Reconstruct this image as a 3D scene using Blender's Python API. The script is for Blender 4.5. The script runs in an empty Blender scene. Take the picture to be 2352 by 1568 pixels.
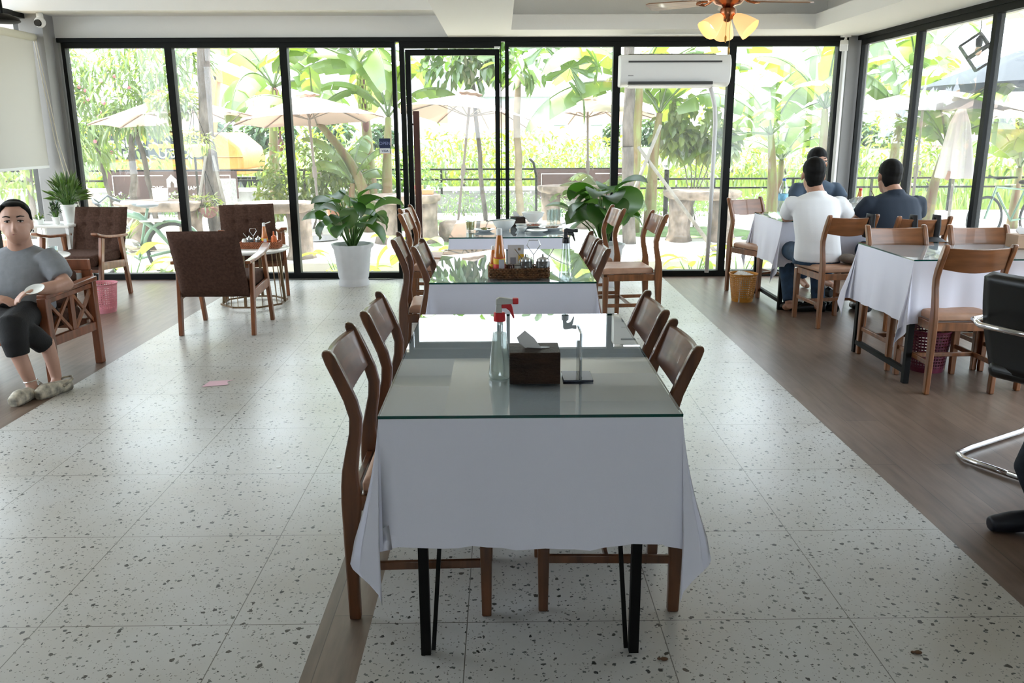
import bpy, bmesh, math, random
from mathutils import Vector, Matrix, Euler, Quaternion
C = bpy.context.scene.collection
S = bpy.context.scene
R = math.radians
PI = math.pi
# ---------------------------------------------------------------- camera
cam = bpy.data.objects.new('camera', bpy.data.cameras.new('camera'))
C.objects.link(cam)
cam.data.sensor_width = 36
cam.data.lens = 36 * 1943.28 / 2352
cam.data.clip_start = 0.05
cam.data.clip_end = 400
def aim(pitch, yaw, roll, h):
    F = Vector((math.sin(yaw) * math.cos(pitch), math.cos(yaw) * math.cos(pitch), -math.sin(pitch)))
    X = Vector((math.cos(yaw), -math.sin(yaw), 0))
    U = X.cross(F)
    X2 = X * math.cos(roll) + U * math.sin(roll)
    U2 = -X * math.sin(roll) + U * math.cos(roll)
    m = Matrix((X2, U2, -F)).transposed().to_4x4()
    m.translation = Vector((0, 0, h))
    return m
cam.matrix_world = aim(R(14.04), R(.678), R(-.233), 1.493)
S.camera = cam
# ---------------------------------------------------------------- world, sun, exposure
S.view_settings.view_transform = 'Standard'
S.view_settings.look = 'None'
S.view_settings.gamma = 1
S.view_settings.use_curve_mapping = False
S.view_settings.exposure = 1.7
w = bpy.data.worlds.new('world'); S.world = w; w.use_nodes = True
bg = w.node_tree.nodes['Background']
bg.inputs[0].default_value = (.80, .90, 1, 1)
bg.inputs[1].default_value = 2.3
sd = bpy.data.lights.new('sun', 'SUN'); sd.energy = 9.0; sd.angle = R(1.2); sd.color = (1, .97, .91)
sun = bpy.data.objects.new('sun', sd); C.objects.link(sun)
sun.rotation_euler = Vector((-.22, .30, 1)).to_track_quat('Z', 'Y').to_euler()
sun.location = (0, 12, 12)
S.cycles.max_bounces = 10
S.cycles.diffuse_bounces = 4
S.cycles.glossy_bounces = 3
S.cycles.transparent_max_bounces = 24
S.cycles.transmission_bounces = 6
S.cycles.caustics_reflective = False
S.cycles.caustics_refractive = False
S.cycles.sample_clamp_indirect = 6
# ---------------------------------------------------------------- materials
MATS = {}
def mat(name, col, rough=.5, metal=0, var=0, vs=8, bump=0, bs=60, spec=.5, stretch=None, col2=None, coat=0, trans=0, ior=1.45, emit=0, sheen=0):
    if name in MATS: return MATS[name]
    m = bpy.data.materials.new(name); m.use_nodes = True
    nt = m.node_tree; b = nt.nodes['Principled BSDF']
    c = tuple(col) + (1,)
    b.inputs['Base Color'].default_value = c
    b.inputs['Roughness'].default_value = rough
    b.inputs['Metallic'].default_value = metal
    b.inputs['Specular IOR Level'].default_value = spec
    b.inputs['Coat Weight'].default_value = coat
    b.inputs['Transmission Weight'].default_value = trans
    b.inputs['IOR'].default_value = ior
    b.inputs['Sheen Weight'].default_value = sheen
    if emit:
        b.inputs['Emission Color'].default_value = c; b.inputs['Emission Strength'].default_value = emit
    if var or bump or col2:
        tc = nt.nodes.new('ShaderNodeTexCoord'); mp = nt.nodes.new('ShaderNodeMapping')
        nt.links.new(tc.outputs['Object'], mp.inputs[0])
        mp.inputs['Scale'].default_value = stretch or (1, 1, 1)
        if var or col2:
            n = nt.nodes.new('ShaderNodeTexNoise'); n.inputs['Scale'].default_value = vs; n.inputs['Detail'].default_value = 5
            nt.links.new(mp.outputs[0], n.inputs['Vector'])
            r = nt.nodes.new('ShaderNodeValToRGB'); e = r.color_ramp.elements
            e[0].position = .33; e[1].position = .67
            c2 = col2 or [x * (1 - var) for x in col]
            e[0].color = tuple(c2) + (1,)
            e[1].color = tuple(col2 and col or [min(1, x * (1 + var * .6)) for x in col]) + (1,)
            nt.links.new(n.outputs['Fac'], r.inputs[0]); nt.links.new(r.outputs[0], b.inputs['Base Color'])
        if bump:
            n = nt.nodes.new('ShaderNodeTexNoise'); n.inputs['Scale'].default_value = bs; n.inputs['Detail'].default_value = 4
            nt.links.new(mp.outputs[0], n.inputs['Vector'])
            bp = nt.nodes.new('ShaderNodeBump'); bp.inputs['Strength'].default_value = bump; bp.inputs['Distance'].default_value = .02
            nt.links.new(n.outputs['Fac'], bp.inputs['Height']); nt.links.new(bp.outputs[0], b.inputs['Normal'])
    MATS[name] = m
    return m
def leafmat(name, c1, c2, tr=.5, gloss=.12):
    if name in MATS: return MATS[name]
    m = bpy.data.materials.new(name); m.use_nodes = True; nt = m.node_tree; N = nt.nodes; L = nt.links
    out = N['Material Output']; N.remove(N['Principled BSDF'])
    geo = N.new('ShaderNodeNewGeometry'); rp = N.new('ShaderNodeValToRGB')
    tc = N.new('ShaderNodeTexCoord'); n = N.new('ShaderNodeTexNoise'); n.inputs['Scale'].default_value = 5
    L.new(tc.outputs['Object'], n.inputs['Vector'])
    mx = N.new('ShaderNodeMath'); mx.operation = 'MULTIPLY_ADD'; L.new(geo.outputs['Random Per Island'], mx.inputs[0]); mx.inputs[1].default_value = .6
    m2 = N.new('ShaderNodeMath'); m2.operation = 'MULTIPLY'; L.new(n.outputs['Fac'], m2.inputs[0]); m2.inputs[1].default_value = .4
    L.new(m2.outputs[0], mx.inputs[2])
    L.new(mx.outputs[0], rp.inputs[0])
    rp.color_ramp.elements[0].color = tuple(x*0.5 for x in c1) + (1,); rp.color_ramp.elements[1].color = tuple(x*0.5 for x in c2) + (1,)
    rp.color_ramp.elements[0].position = .15; rp.color_ramp.elements[1].position = .85
    d = N.new('ShaderNodeBsdfDiffuse'); t = N.new('ShaderNodeBsdfTranslucent'); g = N.new('ShaderNodeBsdfGlossy'); g.inputs['Roughness'].default_value = .35
    L.new(rp.outputs[0], d.inputs[0])
    hs = N.new('ShaderNodeMix'); hs.data_type = 'RGBA'; hs.blend_type = 'MULTIPLY'; hs.inputs[0].default_value = 1
    L.new(rp.outputs[0], hs.inputs[6]); hs.inputs[7].default_value = (1.4, 1.3, .55, 1)
    L.new(hs.outputs[2], t.inputs[0])
    a = N.new('ShaderNodeMixShader'); a.inputs[0].default_value = tr; L.new(d.outputs[0], a.inputs[1]); L.new(t.outputs[0], a.inputs[2])
    b = N.new('ShaderNodeMixShader'); b.inputs[0].default_value = gloss; L.new(a.outputs[0], b.inputs[1]); L.new(g.outputs[0], b.inputs[2])
    L.new(b.outputs[0], out.inputs[0])
    MATS[name] = m
    return m
def glassmat(name, tint=(.93, .97, .95), rough=0.0, mul=1.0, base=.0, haze=0):
    if name in MATS: return MATS[name]
    m = bpy.data.materials.new(name); m.use_nodes = True; nt = m.node_tree; N = nt.nodes; L = nt.links
    out = N['Material Output']; N.remove(N['Principled BSDF'])
    t = N.new('ShaderNodeBsdfTransparent'); t.inputs[0].default_value = tuple(tint) + (1,)
    g = N.new('ShaderNodeBsdfGlossy'); g.inputs['Roughness'].default_value = rough
    fr = N.new('ShaderNodeLayerWeight'); fr.inputs[0].default_value = .5
    pw = N.new('ShaderNodeMath'); pw.operation = 'POWER'; L.new(fr.outputs['Facing'], pw.inputs[0]); pw.inputs[1].default_value = 4.2
    mm = N.new('ShaderNodeMath'); mm.operation = 'MULTIPLY_ADD'; mm.use_clamp = True
    L.new(pw.outputs[0], mm.inputs[0]); mm.inputs[1].default_value = .9 * mul; mm.inputs[2].default_value = .07 + base
    mx = N.new('ShaderNodeMixShader'); L.new(mm.outputs[0], mx.inputs[0]); L.new(t.outputs[0], mx.inputs[1]); L.new(g.outputs[0], mx.inputs[2])
    if haze:
        tl = N.new('ShaderNodeBsdfTranslucent'); tl.inputs[0].default_value = (.9, .92, .9, 1); m2 = N.new('ShaderNodeMixShader'); m2.inputs[0].default_value = haze
        L.new(mx.outputs[0], m2.inputs[1]); L.new(tl.outputs[0], m2.inputs[2]); mx = m2
    L.new(mx.outputs[0], out.inputs[0])
    MATS[name] = m
    return m
# ---------------------------------------------------------------- mesh builder
class MB:
    def __init__(s): s.v = []; s.f = []; s.mi = []; s.cur = 0
    def add(s, vs, fs):
        b = len(s.v); s.v += [tuple(x) for x in vs]
        for f in fs: s.f.append(tuple(b + i for i in f)); s.mi.append(s.cur)
        return s
    def box(s, x0, x1, y0, y1, z0, z1):
        return s.add([(x0,y0,z0),(x1,y0,z0),(x1,y1,z0),(x0,y1,z0),(x0,y0,z1),(x1,y0,z1),(x1,y1,z1),(x0,y1,z1)],
                     [(0,3,2,1),(4,5,6,7),(0,1,5,4),(1,2,6,5),(2,3,7,6),(3,0,4,7)])
    def obox(s, c, d, rot=(0, 0, 0)):
        m = Euler(rot).to_matrix(); c = Vector(c); x, y, z = d[0]/2, d[1]/2, d[2]/2
        vs = [c + m @ Vector(p) for p in [(-x,-y,-z),(x,-y,-z),(x,y,-z),(-x,y,-z),(-x,-y,z),(x,-y,z),(x,y,z),(-x,y,z)]]
        return s.add(vs, [(0,3,2,1),(4,5,6,7),(0,1,5,4),(1,2,6,5),(2,3,7,6),(3,0,4,7)])
    def loft(s, rings, cap=True, closed=True):
        n = len(rings[0]); vs = [p for r in rings for p in r]; fs = []
        for i in range(len(rings) - 1):
            for j in range(n if closed else n - 1):
                k = (j + 1) % n
                fs.append((i*n+j, i*n+k, (i+1)*n+k, (i+1)*n+j))
        if cap and closed:
            fs.append(tuple(range(n))[::-1]); fs.append(tuple((len(rings)-1)*n + j for j in range(n)))
        return s.add(vs, fs)
    def bar(s, p0, p1, w, h, up=(0, 0, 1), w1=None, h1=None):
        p0 = Vector(p0); p1 = Vector(p1); d = (p1 - p0).normalized(); u = Vector(up)
        a = d.cross(u)
        if a.length < 1e-4: a = d.cross(Vector((0, 1, 0)))
        a.normalize(); b = a.cross(d)
        w1 = w1 or w; h1 = h1 or h
        def rg(p, w, h): return [p + a*x*w/2 + b*y*h/2 for x, y in ((-1,-1),(1,-1),(1,1),(-1,1))]
        return s.loft([rg(p0, w, h), rg(p1, w1, h1)])
    def tube(s, path, r, n=8, cap=True, sq=1.0):
        path = [Vector(p) for p in path]; rs = r if isinstance(r, (list, tuple)) else [r]*len(path)
        rings = []; a = None
        for i, p in enumerate(path):
            d = (path[min(i+1, len(path)-1)] - path[max(i-1, 0)]).normalized()
            if a is None:
                a = d.orthogonal().normalized()
            else:
                a = (a - d * a.dot(d)).normalized()
            b = d.cross(a)
            rings.append([p + (a*math.cos(t) + b*math.sin(t)*sq)*rs[i] for t in [2*PI*k/n for k in range(n)]])
        return s.loft(rings, cap)
    def lathe(s, prof, n=24, c=(0, 0, 0), cap=True, sx=1, sy=1, wob=None):
        rings = []
        for r, z in prof:
            rings.append([(c[0] + r*math.cos(t)*sx*(wob(t, z) if wob else 1), c[1] + r*math.sin(t)*sy*(wob(t, z) if wob else 1), c[2] + z) for t in [2*PI*k/n for k in range(n)]])
        return s.loft(rings, cap)
    def ell(s, c, r, rot=(0, 0, 0), n=14, m=9):
        M = Euler(rot).to_matrix(); c = Vector(c); rings = []
        for i in range(m + 1):
            a = PI * (i if 0 < i < m else (.02 if i == 0 else m - .02)) / m
            rings.append([c + M @ Vector((r[0]*math.sin(a)*math.cos(t), r[1]*math.sin(a)*math.sin(t), -r[2]*math.cos(a))) for t in [2*PI*k/n for k in range(n)]])
        return s.loft(rings)
    def grid(s, fn, nu, nv):
        vs = [fn(i/nu, j/nv) for j in range(nv+1) for i in range(nu+1)]
        fs = [(j*(nu+1)+i, j*(nu+1)+i+1, (j+1)*(nu+1)+i+1, (j+1)*(nu+1)+i) for j in range(nv) for i in range(nu)]
        return s.add(vs, fs)
    def build(s, name, m=None, parent=None, smooth=False, bevel=0, loc=None, rz=0, solid=0, sub=0, seg=2):
        me = bpy.data.meshes.new(name); me.from_pydata(s.v, [], s.f)
        ms = m if isinstance(m, (list, tuple)) else [m]
        for x in ms:
            if x: me.materials.append(x)
        for p, i in zip(me.polygons, s.mi): p.material_index = i
        if smooth:
            for p in me.polygons: p.use_smooth = True
        me.validate()
        o = bpy.data.objects.new(name, me); C.objects.link(o)
        if parent: o.parent = parent
        if loc: o.location = loc
        if rz: o.rotation_euler = (0, 0, rz)
        if solid:
            k = o.modifiers.new('s', 'SOLIDIFY'); k.thickness = solid; k.offset = 0
        if bevel:
            k = o.modifiers.new('b', 'BEVEL'); k.width = bevel; k.segments = seg; k.limit_method = 'ANGLE'; k.angle_limit = R(40)
            k.harden_normals = False
            for p in me.polygons: p.use_smooth = True
            try: me.set_sharp_from_angle(angle=R(50))
            except Exception: pass
        if sub:
            k = o.modifiers.new('u', 'SUBSURF'); k.levels = sub; k.render_levels = sub
        if smooth == 2:
            me.set_sharp_from_angle(angle=R(45))
        return o
def thing(name, label, cat, loc=(0, 0, 0), rz=0, group=None):
    o = bpy.data.objects.new(name, None); C.objects.link(o); o.empty_display_size = .1
    o.location = loc; o.rotation_euler = (0, 0, rz)
    o['label'] = label; o['category'] = cat
    if group: o['group'] = group
    return o
def tag(o, label, cat, group=None, kind=None):
    o['label'] = label; o['category'] = cat
    if group: o['group'] = group
    if kind: o['kind'] = kind
    return o
def struct(o, label=None):
    o['kind'] = 'structure'
    if label: o['label'] = label
    return o
def copy_tree(o, parent=None):
    c = o.copy(); C.objects.link(c)
    c.parent = parent
    for ch in list(o.children):
        copy_tree(ch, c)
    return c
def put(src, used, loc, rz, label, group=None, cat=None, sc=None):
    o = src if not used else copy_tree(src)
    o.location = loc; o.rotation_euler = (0, 0, rz); o['label'] = label
    if group: o['group'] = group
    if cat: o['category'] = cat
    if sc: o.scale = (sc, sc, sc) if not isinstance(sc, tuple) else sc
    return o
def text(body, size, m, parent, loc, rot, name='lettering', ext=.001, align='CENTER'):
    cu = bpy.data.curves.new(name, 'FONT'); cu.body = body; cu.size = size; cu.extrude = ext; cu.align_x = align; cu.align_y = 'CENTER'
    tmp = bpy.data.objects.new('tmp', cu); C.objects.link(tmp)
    bpy.context.view_layer.update()
    me = bpy.data.meshes.new_from_object(tmp.evaluated_get(bpy.context.evaluated_depsgraph_get()))
    bpy.data.objects.remove(tmp); me.materials.clear(); me.materials.append(m)
    o = bpy.data.objects.new(name, me); C.objects.link(o)
    o.parent = parent; o.location = loc; o.rotation_euler = rot
    return o
def lerp(a, b, t): return a + (b - a) * t
def interp(keys, t):
    for i in range(len(keys) - 1):
        if t <= keys[i+1][0] or i == len(keys) - 2:
            a, b = keys[i], keys[i+1]; u = (t - a[0]) / (b[0] - a[0]); u = max(0, min(1, u)); u = u*u*(3-2*u)
            return [lerp(x, y, u) for x, y in zip(a[1:], b[1:])]
# palette
black_frame = mat('black_aluminium', (.005, .006, .006), .5, 0, spec=.2, bump=.05)
white_paint = mat('white_ceiling_paint', (.83, .82, .79), .8, bump=.05)
grey_paint = mat('grey_column_paint', (.27, .265, .26), .7, bump=.08, bs=120)
pane_glass = glassmat('window_glass', (.97, .985, .975), haze=0.04)  # translucent mix stands in for the glare veil over the garden view
chair_wood = mat('brown_varnished_wood', (.115, .042, .016), .32, var=.45, vs=3, stretch=(9, 9, 1.2), coat=.3)
chair_wood2 = mat('orange_varnished_wood', (.20, .075, .026), .33, var=.4, vs=3, stretch=(9, 9, 1.2), coat=.3)
tan_vinyl = mat('tan_vinyl', (.42, .235, .15), .45, var=.12, vs=20)
cloth_white = mat('white_tablecloth', (.78, .78, .88), .85, bump=.04, bs=300, sheen=.1)
black_metal = mat('black_metal', (.004, .004, .004), .5, spec=.15)
chrome = mat('chrome', (.75, .75, .76), .12, 1)
steel = mat('steel', (.5, .5, .5), .25, 1)
white_plastic = mat('white_plastic', (.8, .8, .79), .35)
white_ceramic = mat('white_ceramic', (.82, .83, .8), .15)
clear_glass = glassmat('clear_glass', (.9, .95, .94), .02, 1.0, .06)
dark_wood = mat('dark_stained_wood', (.035, .016, .009), .55, var=.6, vs=5, stretch=(2, 8, 8), bump=.6, bs=40)
rattan = mat('rattan', (.2, .09, .035), .6, var=.5, vs=40, bump=.8, bs=90)
# ================================================================ ROOM
LX, RX, BY, FY = -4.55, 3.55, 8.77, -3.2      # left glass, right glass, back glass, wall behind
TX0, TX1 = -2.604, 1.67                        # terrazzo strip
def terrazzo():
    m = bpy.data.materials.new('terrazzo'); m.use_nodes = True; nt = m.node_tree; N = nt.nodes; L = nt.links
    b = N['Principled BSDF']; g = N.new('ShaderNodeNewGeometry')
    def node(t, **k):
        n = N.new('ShaderNode' + t)
        for a, v in k.items(): setattr(n, a, v)
        return n
    def math_(op, a, b_=None, c=None, clamp=False):
        n = node('Math', operation=op); n.use_clamp = clamp
        for i, x in enumerate((a, b_, c)):
            if x is None: continue
            if isinstance(x, (int, float)): n.inputs[i].default_value = x
            else: L.new(x, n.inputs[i])
        return n.outputs[0]
    nz = node('TexNoise'); nz.inputs['Scale'].default_value = 75; L.new(g.outputs['Position'], nz.inputs['Vector'])
    va = node('VectorMath', operation='MULTIPLY_ADD'); L.new(nz.outputs['Color'], va.inputs[0]); va.inputs[1].default_value = (.02, .02, 0); L.new(g.outputs['Position'], va.inputs[2])
    def chips(scale, size, keep, off):
        mp = node('Mapping'); mp.inputs['Location'].default_value = (off, off*2, 0); L.new(va.outputs[0], mp.inputs[0])
        v = node('TexVoronoi'); v.voronoi_dimensions = '2D'; v.inputs['Scale'].default_value = scale; L.new(mp.outputs[0], v.inputs['Vector'])
        sp = node('SeparateColor'); L.new(v.outputs['Color'], sp.inputs[0])
        rad = math_('MULTIPLY', sp.outputs[1], size)
        thr = math_('ADD', rad, size*.35)
        inside = math_('LESS_THAN', v.outputs['Distance'], thr)
        k = math_('LESS_THAN', sp.outputs[0], keep)
        return math_('MULTIPLY', inside, k), sp.outputs[2]
    c1, r1 = chips(34, .155, .40, 0)
    c2, r2 = chips(95, .2, .3, 3.1)
    c3, r3 = chips(27, .165, .2, 7.7)
    base = node('ValToRGB'); bn = node('TexNoise'); bn.inputs['Scale'].default_value = 1.6; bn.inputs['Detail'].default_value = 8; L.new(g.outputs['Position'], bn.inputs['Vector'])
    base.color_ramp.elements[0].position = .3; base.color_ramp.elements[1].position = .62
    base.color_ramp.elements[0].color = (.475, .45, .40, 1); base.color_ramp.elements[1].color = (.555, .555, .54, 1)
    L.new(bn.outputs['Fac'], base.inputs[0])
    col = base.outputs[0]
    for cc, rr, a, b2 in ((c1, r1, (.03, .036, .034, 1), (.22, .23, .21, 1)), (c2, r2, (.07, .075, .07, 1), (.28, .27, .23, 1)), (c3, r3, (.02, .024, .024, 1), (.05, .045, .035, 1))):
        cr = node('Mix', data_type='RGBA'); cr.inputs[6].default_value = a; cr.inputs[7].default_value = b2; L.new(rr, cr.inputs[0])
        mx = node('Mix', data_type='RGBA'); L.new(cc, mx.inputs[0]); L.new(col, mx.inputs[6]); L.new(cr.outputs[2], mx.inputs[7]); col = mx.outputs[2]
    sx = node('SeparateXYZ'); L.new(g.outputs['Position'], sx.inputs[0])
    def grout(o, off, per=.6, wdt=.0016):
        a = math_('SUBTRACT', o, off - wdt); md = math_('FLOORED_MODULO', a, per); return math_('LESS_THAN', md, wdt*2)
    gy = grout(sx.outputs[1], 2.355)
    left = math_('LESS_THAN', sx.outputs[0], -.5)
    gl = math_('MULTIPLY', grout(sx.outputs[0], -1.448), left)
    gr = math_('MULTIPLY', grout(sx.outputs[0], .4845), math_('SUBTRACT', 1, left))
    gg = math_('MAXIMUM', gy, math_('MAXIMUM', gl, gr))
    mx = node('Mix', data_type='RGBA'); L.new(gg, mx.inputs[0]); L.new(col, mx.inputs[6]); mx.inputs[7].default_value = (.16, .15, .13, 1)
    L.new(mx.outputs[2], b.inputs['Base Color'])
    b.inputs['Roughness'].default_value = .3
    b.inputs['Specular IOR Level'].default_value = .5
    return m
def vinyl_planks(name, col=(.155, .108, .082)):
    m = bpy.data.materials.new(name); m.use_nodes = True; nt = m.node_tree; N = nt.nodes; L = nt.links; b = N['Principled BSDF']
    g = N.new('ShaderNodeNewGeometry'); mp = N.new('ShaderNodeMapping'); mp.inputs['Rotation'].default_value = (0, 0, PI/2); L.new(g.outputs['Position'], mp.inputs[0])
    br = N.new('ShaderNodeTexBrick'); br.inputs['Scale'].default_value = 1; br.inputs['Brick Width'].default_value = 1.2; br.inputs['Row Height'].default_value = .18
    br.inputs['Mortar Size'].default_value = .0015; br.inputs['Color1'].default_value = tuple(x*.88 for x in col) + (1,); br.inputs['Color2'].default_value = tuple(x*1.12 for x in col) + (1,); br.inputs['Mortar'].default_value = tuple(x*.5 for x in col) + (1,)
    L.new(mp.outputs[0], br.inputs['Vector'])
    m2 = N.new('ShaderNodeMapping'); m2.inputs['Scale'].default_value = (9, 1.1, 1); L.new(g.outputs['Position'], m2.inputs[0])
    n = N.new('ShaderNodeTexNoise'); n.inputs['Scale'].default_value = 3; n.inputs['Detail'].default_value = 9; L.new(m2.outputs[0], n.inputs['Vector'])
    r = N.new('ShaderNodeValToRGB'); r.color_ramp.elements[0].position = .3; r.color_ramp.elements[1].position = .7
    r.color_ramp.elements[0].color = (.72, .70, .68, 1); r.color_ramp.elements[1].color = (1.2, 1.18, 1.16, 1); L.new(n.outputs['Fac'], r.inputs[0])
    mx = N.new('ShaderNodeMix'); mx.data_type = 'RGBA'; mx.blend_type = 'MULTIPLY'; mx.inputs[0].default_value = 1
    L.new(br.outputs[0], mx.inputs[6]); L.new(r.outputs[0], mx.inputs[7]); L.new(mx.outputs[2], b.inputs['Base Color'])
    b.inputs['Roughness'].default_value = .34
    return m
terr = terrazzo(); plank = vinyl_planks('brown_vinyl_planks'); plank2 = vinyl_planks('grey_brown_tile_strip', (.20, .155, .12))
f = MB()
def strip(x0, x1, mi):
    f.cur = mi; f.add([(x0, FY, 0), (x1, FY, 0), (x1, BY+.05, 0), (x0, BY+.05, 0)], [(0, 1, 2, 3)])
strip(TX0, -.575, 0); strip(-.575, -.416, 2); strip(-.416, TX1, 0); strip(LX-.1, TX0, 1); strip(TX1, RX+.25, 1)
f.cur = 1; f.box(LX-.1, RX+.25, FY, BY+.05, -.2, -.002)
struct(f.build('floor', [terr, plank, plank2]))
# ---- ceiling: right soffit with cove, central beam, raised left bay
bx0, bx1 = -.505, .10
c = MB()
c.box(LX-.3, bx0, FY, 8.36, 2.95, 3.05)                    # raised left bay ceiling
c.box(LX-.3, bx0, 8.36, BY+.35, 2.575, 3.05)               # soffit box on the left
c.box(LX-.3, bx0, BY-.005, BY+.35, 2.37, 2.58)             # header above the left windows
c.box(bx0, bx1, FY, BY+.35, 2.37, 3.05)                    # central beam
c.box(bx1, RX+.5, 8.10, BY+.35, 2.37, 2.50)                # back soffit lip right
c.box(bx1, RX+.5, 8.28, BY+.35, 2.50, 3.05)
c.box(2.86, RX+.5, FY, 8.10, 2.37, 2.50)                   # right side soffit lip
c.box(3.02, RX+.5, FY, 8.28, 2.50, 3.05)
c.box(bx1, 3.02, FY, 8.28, 2.72, 3.05)                     # coffer ceiling
struct(c.build('ceiling', white_paint))
b = MB(); b.box(LX-.3, RX+.5, FY-.15, FY, 0, 1.25); b.box(LX-.3, RX+.5, FY-.15, FY, 2.3, 3.0); b.box(LX-.3, -1.3, FY-.15, FY, 1.25, 2.3); b.box(1.2, RX+.5, FY-.15, FY, 1.25, 2.3)
struct(b.build('wall_back_of_room', mat('cream_wall_paint', (.6, .58, .54), .8)))
for nm, x0, x1 in (('wall_left_unseen', LX-.02, LX+.12), ('wall_right_unseen', RX-.12, RX+.02)):  # unseen solid walls put in instead of glass to darken the foreground
    b = MB(); b.box(x0, x1, FY, 2.75, 0, 2.95 if x0 < 0 else 2.37); struct(b.build(nm, white_paint))
b = MB(); b.box(-4.56, -4.335, 8.55, 8.79, 0, 2.6); b.box(-4.335, -4.30, 8.72, 8.80, 0, 2.37)
struct(b.build('wall_corner_left', grey_paint))
b = MB(); b.box(3.415, 3.62, 8.70, 8.95, 0, 2.40); struct(b.build('wall_corner_right', grey_paint))
# ---- framed glass: back wall
mx_ = [-4.27, -3.238, -2.123, -1.03, .045, 1.150, 2.288, 3.36]
zt = 2.33
def pane(name, p0, p1, z0, z1, fw=.045, fd=.09, parent=None, left=True, right=True, bot=.06, top=.05):
    """frame with glass between two plan points"""
    p0 = Vector((p0[0], p0[1], 0)); p1 = Vector((p1[0], p1[1], 0)); d = (p1-p0).normalized(); n = Vector((-d.y, d.x, 0))
    fr = MB()
    L_ = (p1-p0).length
    def bx(a0, a1, q0, q1):
        vs = []
        for z in (q0, q1):
            for a, s_ in ((a0, -1), (a1, -1), (a1, 1), (a0, 1)):
                v = p0 + d*a + n*s_*fd/2; vs.append((v.x, v.y, z))
        fr.add(vs, [(0,3,2,1),(4,5,6,7),(0,1,5,4),(1,2,6,5),(2,3,7,6),(3,0,4,7)])
    bx(0, fw/2, z0, z1); bx(L_-fw/2, L_, z0, z1); bx(fw/2, L_-fw/2, z0, z0+bot); bx(fw/2, L_-fw/2, z1-top, z1)
    o = fr.build(name, black_frame, parent); struct(o)
    g = MB(); q0 = p0 + d*fw/2; q1 = p1 - d*fw/2
    g.add([(q0.x, q0.y, z0+bot), (q1.x, q1.y, z0+bot), (q1.x, q1.y, z1-top), (q0.x, q0.y, z1-top)], [(0, 1, 2, 3)])
    g.build('glass', pane_glass, o)
    return o
wn = 1
for i in range(7):
    if i == 3: continue
    pane('window_%d' % wn, (mx_[i], BY), (mx_[i+1], BY), 0, zt, fw=.07 if i not in (2, 4) else .075); wn += 1
b = MB(); b.box(mx_[0]-.03, mx_[-1]+.06, BY-.06, BY+.05, zt, zt+.042); struct(b.build('trim_1', black_frame))
pane('window_%d' % wn, (-1.3, FY-.07), (1.2, FY-.07), 1.25, 2.3, fw=.08); wn += 1  # added window behind the camera, sized to brighten the near tablecloth front
# door
b = MB(); b.box(-.99, -.945, BY-.05, BY+.05, 0, zt); b.box(-.0, .008, BY-.05, BY+.05, 0, zt); b.box(-.945, -.0, BY-.05, BY+.05, 2.272, zt)
dr = struct(b.build('door_1', black_frame))
b = MB(); b.box(-.935, -.885, BY-.03, BY+.03, .02, 2.262); b.box(-.055, -.008, BY-.03, BY+.03, .02, 2.262); b.box(-.885, -.055, BY-.03, BY+.03, .02, .11); b.box(-.885, -.055, BY-.03, BY+.03, 2.205, 2.262)
lf = b.build('door_leaf', black_frame, dr, bevel=.003)
b = MB(); b.add([(-.885, BY, .11), (-.055, BY, .11), (-.055, BY, 2.205), (-.885, BY, 2.205)], [(0,1,2,3)]); b.build('glass', pane_glass, lf)
b = MB(); b.box(-.862, -.800, 8.60, 8.65, .42, 1.675)
hd = b.build('door_handle', mat('reddish_dark_wood', (.07, .022, .014), .35, var=.4, vs=3, stretch=(8, 8, 1), coat=.3), dr, bevel=.004)
b = MB()
for z in (.6, 1.55): b.tube([(-.86, 8.63, z), (-.91, 8.64, z), (-.91, 8.76, z)], .009)
b.build('bracket', black_metal, hd)
b = MB(); b.box(-.06, .0, 8.715, 8.72, 2.262, 2.283); st = b.build('maker_plate', white_plastic, dr)
# right glass wall
ys = [8.66, 7.50, 6.35, 5.15, 3.95, 2.75]
for i in range(len(ys)-1):
    pane('window_%d' % wn, (RX, ys[i+1]), (RX, ys[i]), 0, zt, fw=.055, fd=.06); wn += 1
b = MB(); b.box(RX-.05, RX+.05, 2.75, 8.7, zt, zt+.042); struct(b.build('trim_2', black_frame))
# left glass wall
ys = [8.6, 7.62, 6.5, 5.3, 4.1, 2.75]
for i in range(len(ys)-1):
    pane('window_%d' % wn, (LX, ys[i]), (LX, ys[i+1]), 0, 2.58 if i == 0 else 2.95, fw=.09, fd=.12, top=.05); wn += 1
# outside roof slab and eaves
b = MB(); b.box(LX-1.0, RX+1.2, FY-.4, BY+1.15, 3.05, 3.2); b.box(LX-1.0, RX+1.2, BY+.35, BY+1.15, 2.75, 2.82)
struct(b.build('ceiling_eaves', white_paint))
# ---- things fixed to the room
t = thing('open_sign', 'small dark blue OPEN card with a white strip, stuck on the glass beside the door', 'sign', (-1.162, 8.71, 1.34))
b = MB(); b.box(-.056, .056, -.004, .004, -.075, .075); b.build('card', mat('navy_card', (.012, .02, .07), .5), t)
b = MB(); b.box(-.052, .052, -.006, -.004, -.071, -.022); b.build('payment_strip', mat('white_card', (.75, .75, .75), .5), t)
b = MB(); b.box(-.052, .052, -.0065, -.004, -.075, -.0715); b.build('orange_line', mat('orange_line', (.7, .3, .05), .5), t)
text('OPEN', .044, mat('pale_blue_print', (.25, .28, .5), .5), t, (0, -.006, .025), (PI/2, 0, 0))
text('VISA', .034, mat('navy_print', (.01, .02, .12), .5), t, (0, -.0075, -.047), (PI/2, 0, 0))
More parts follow.
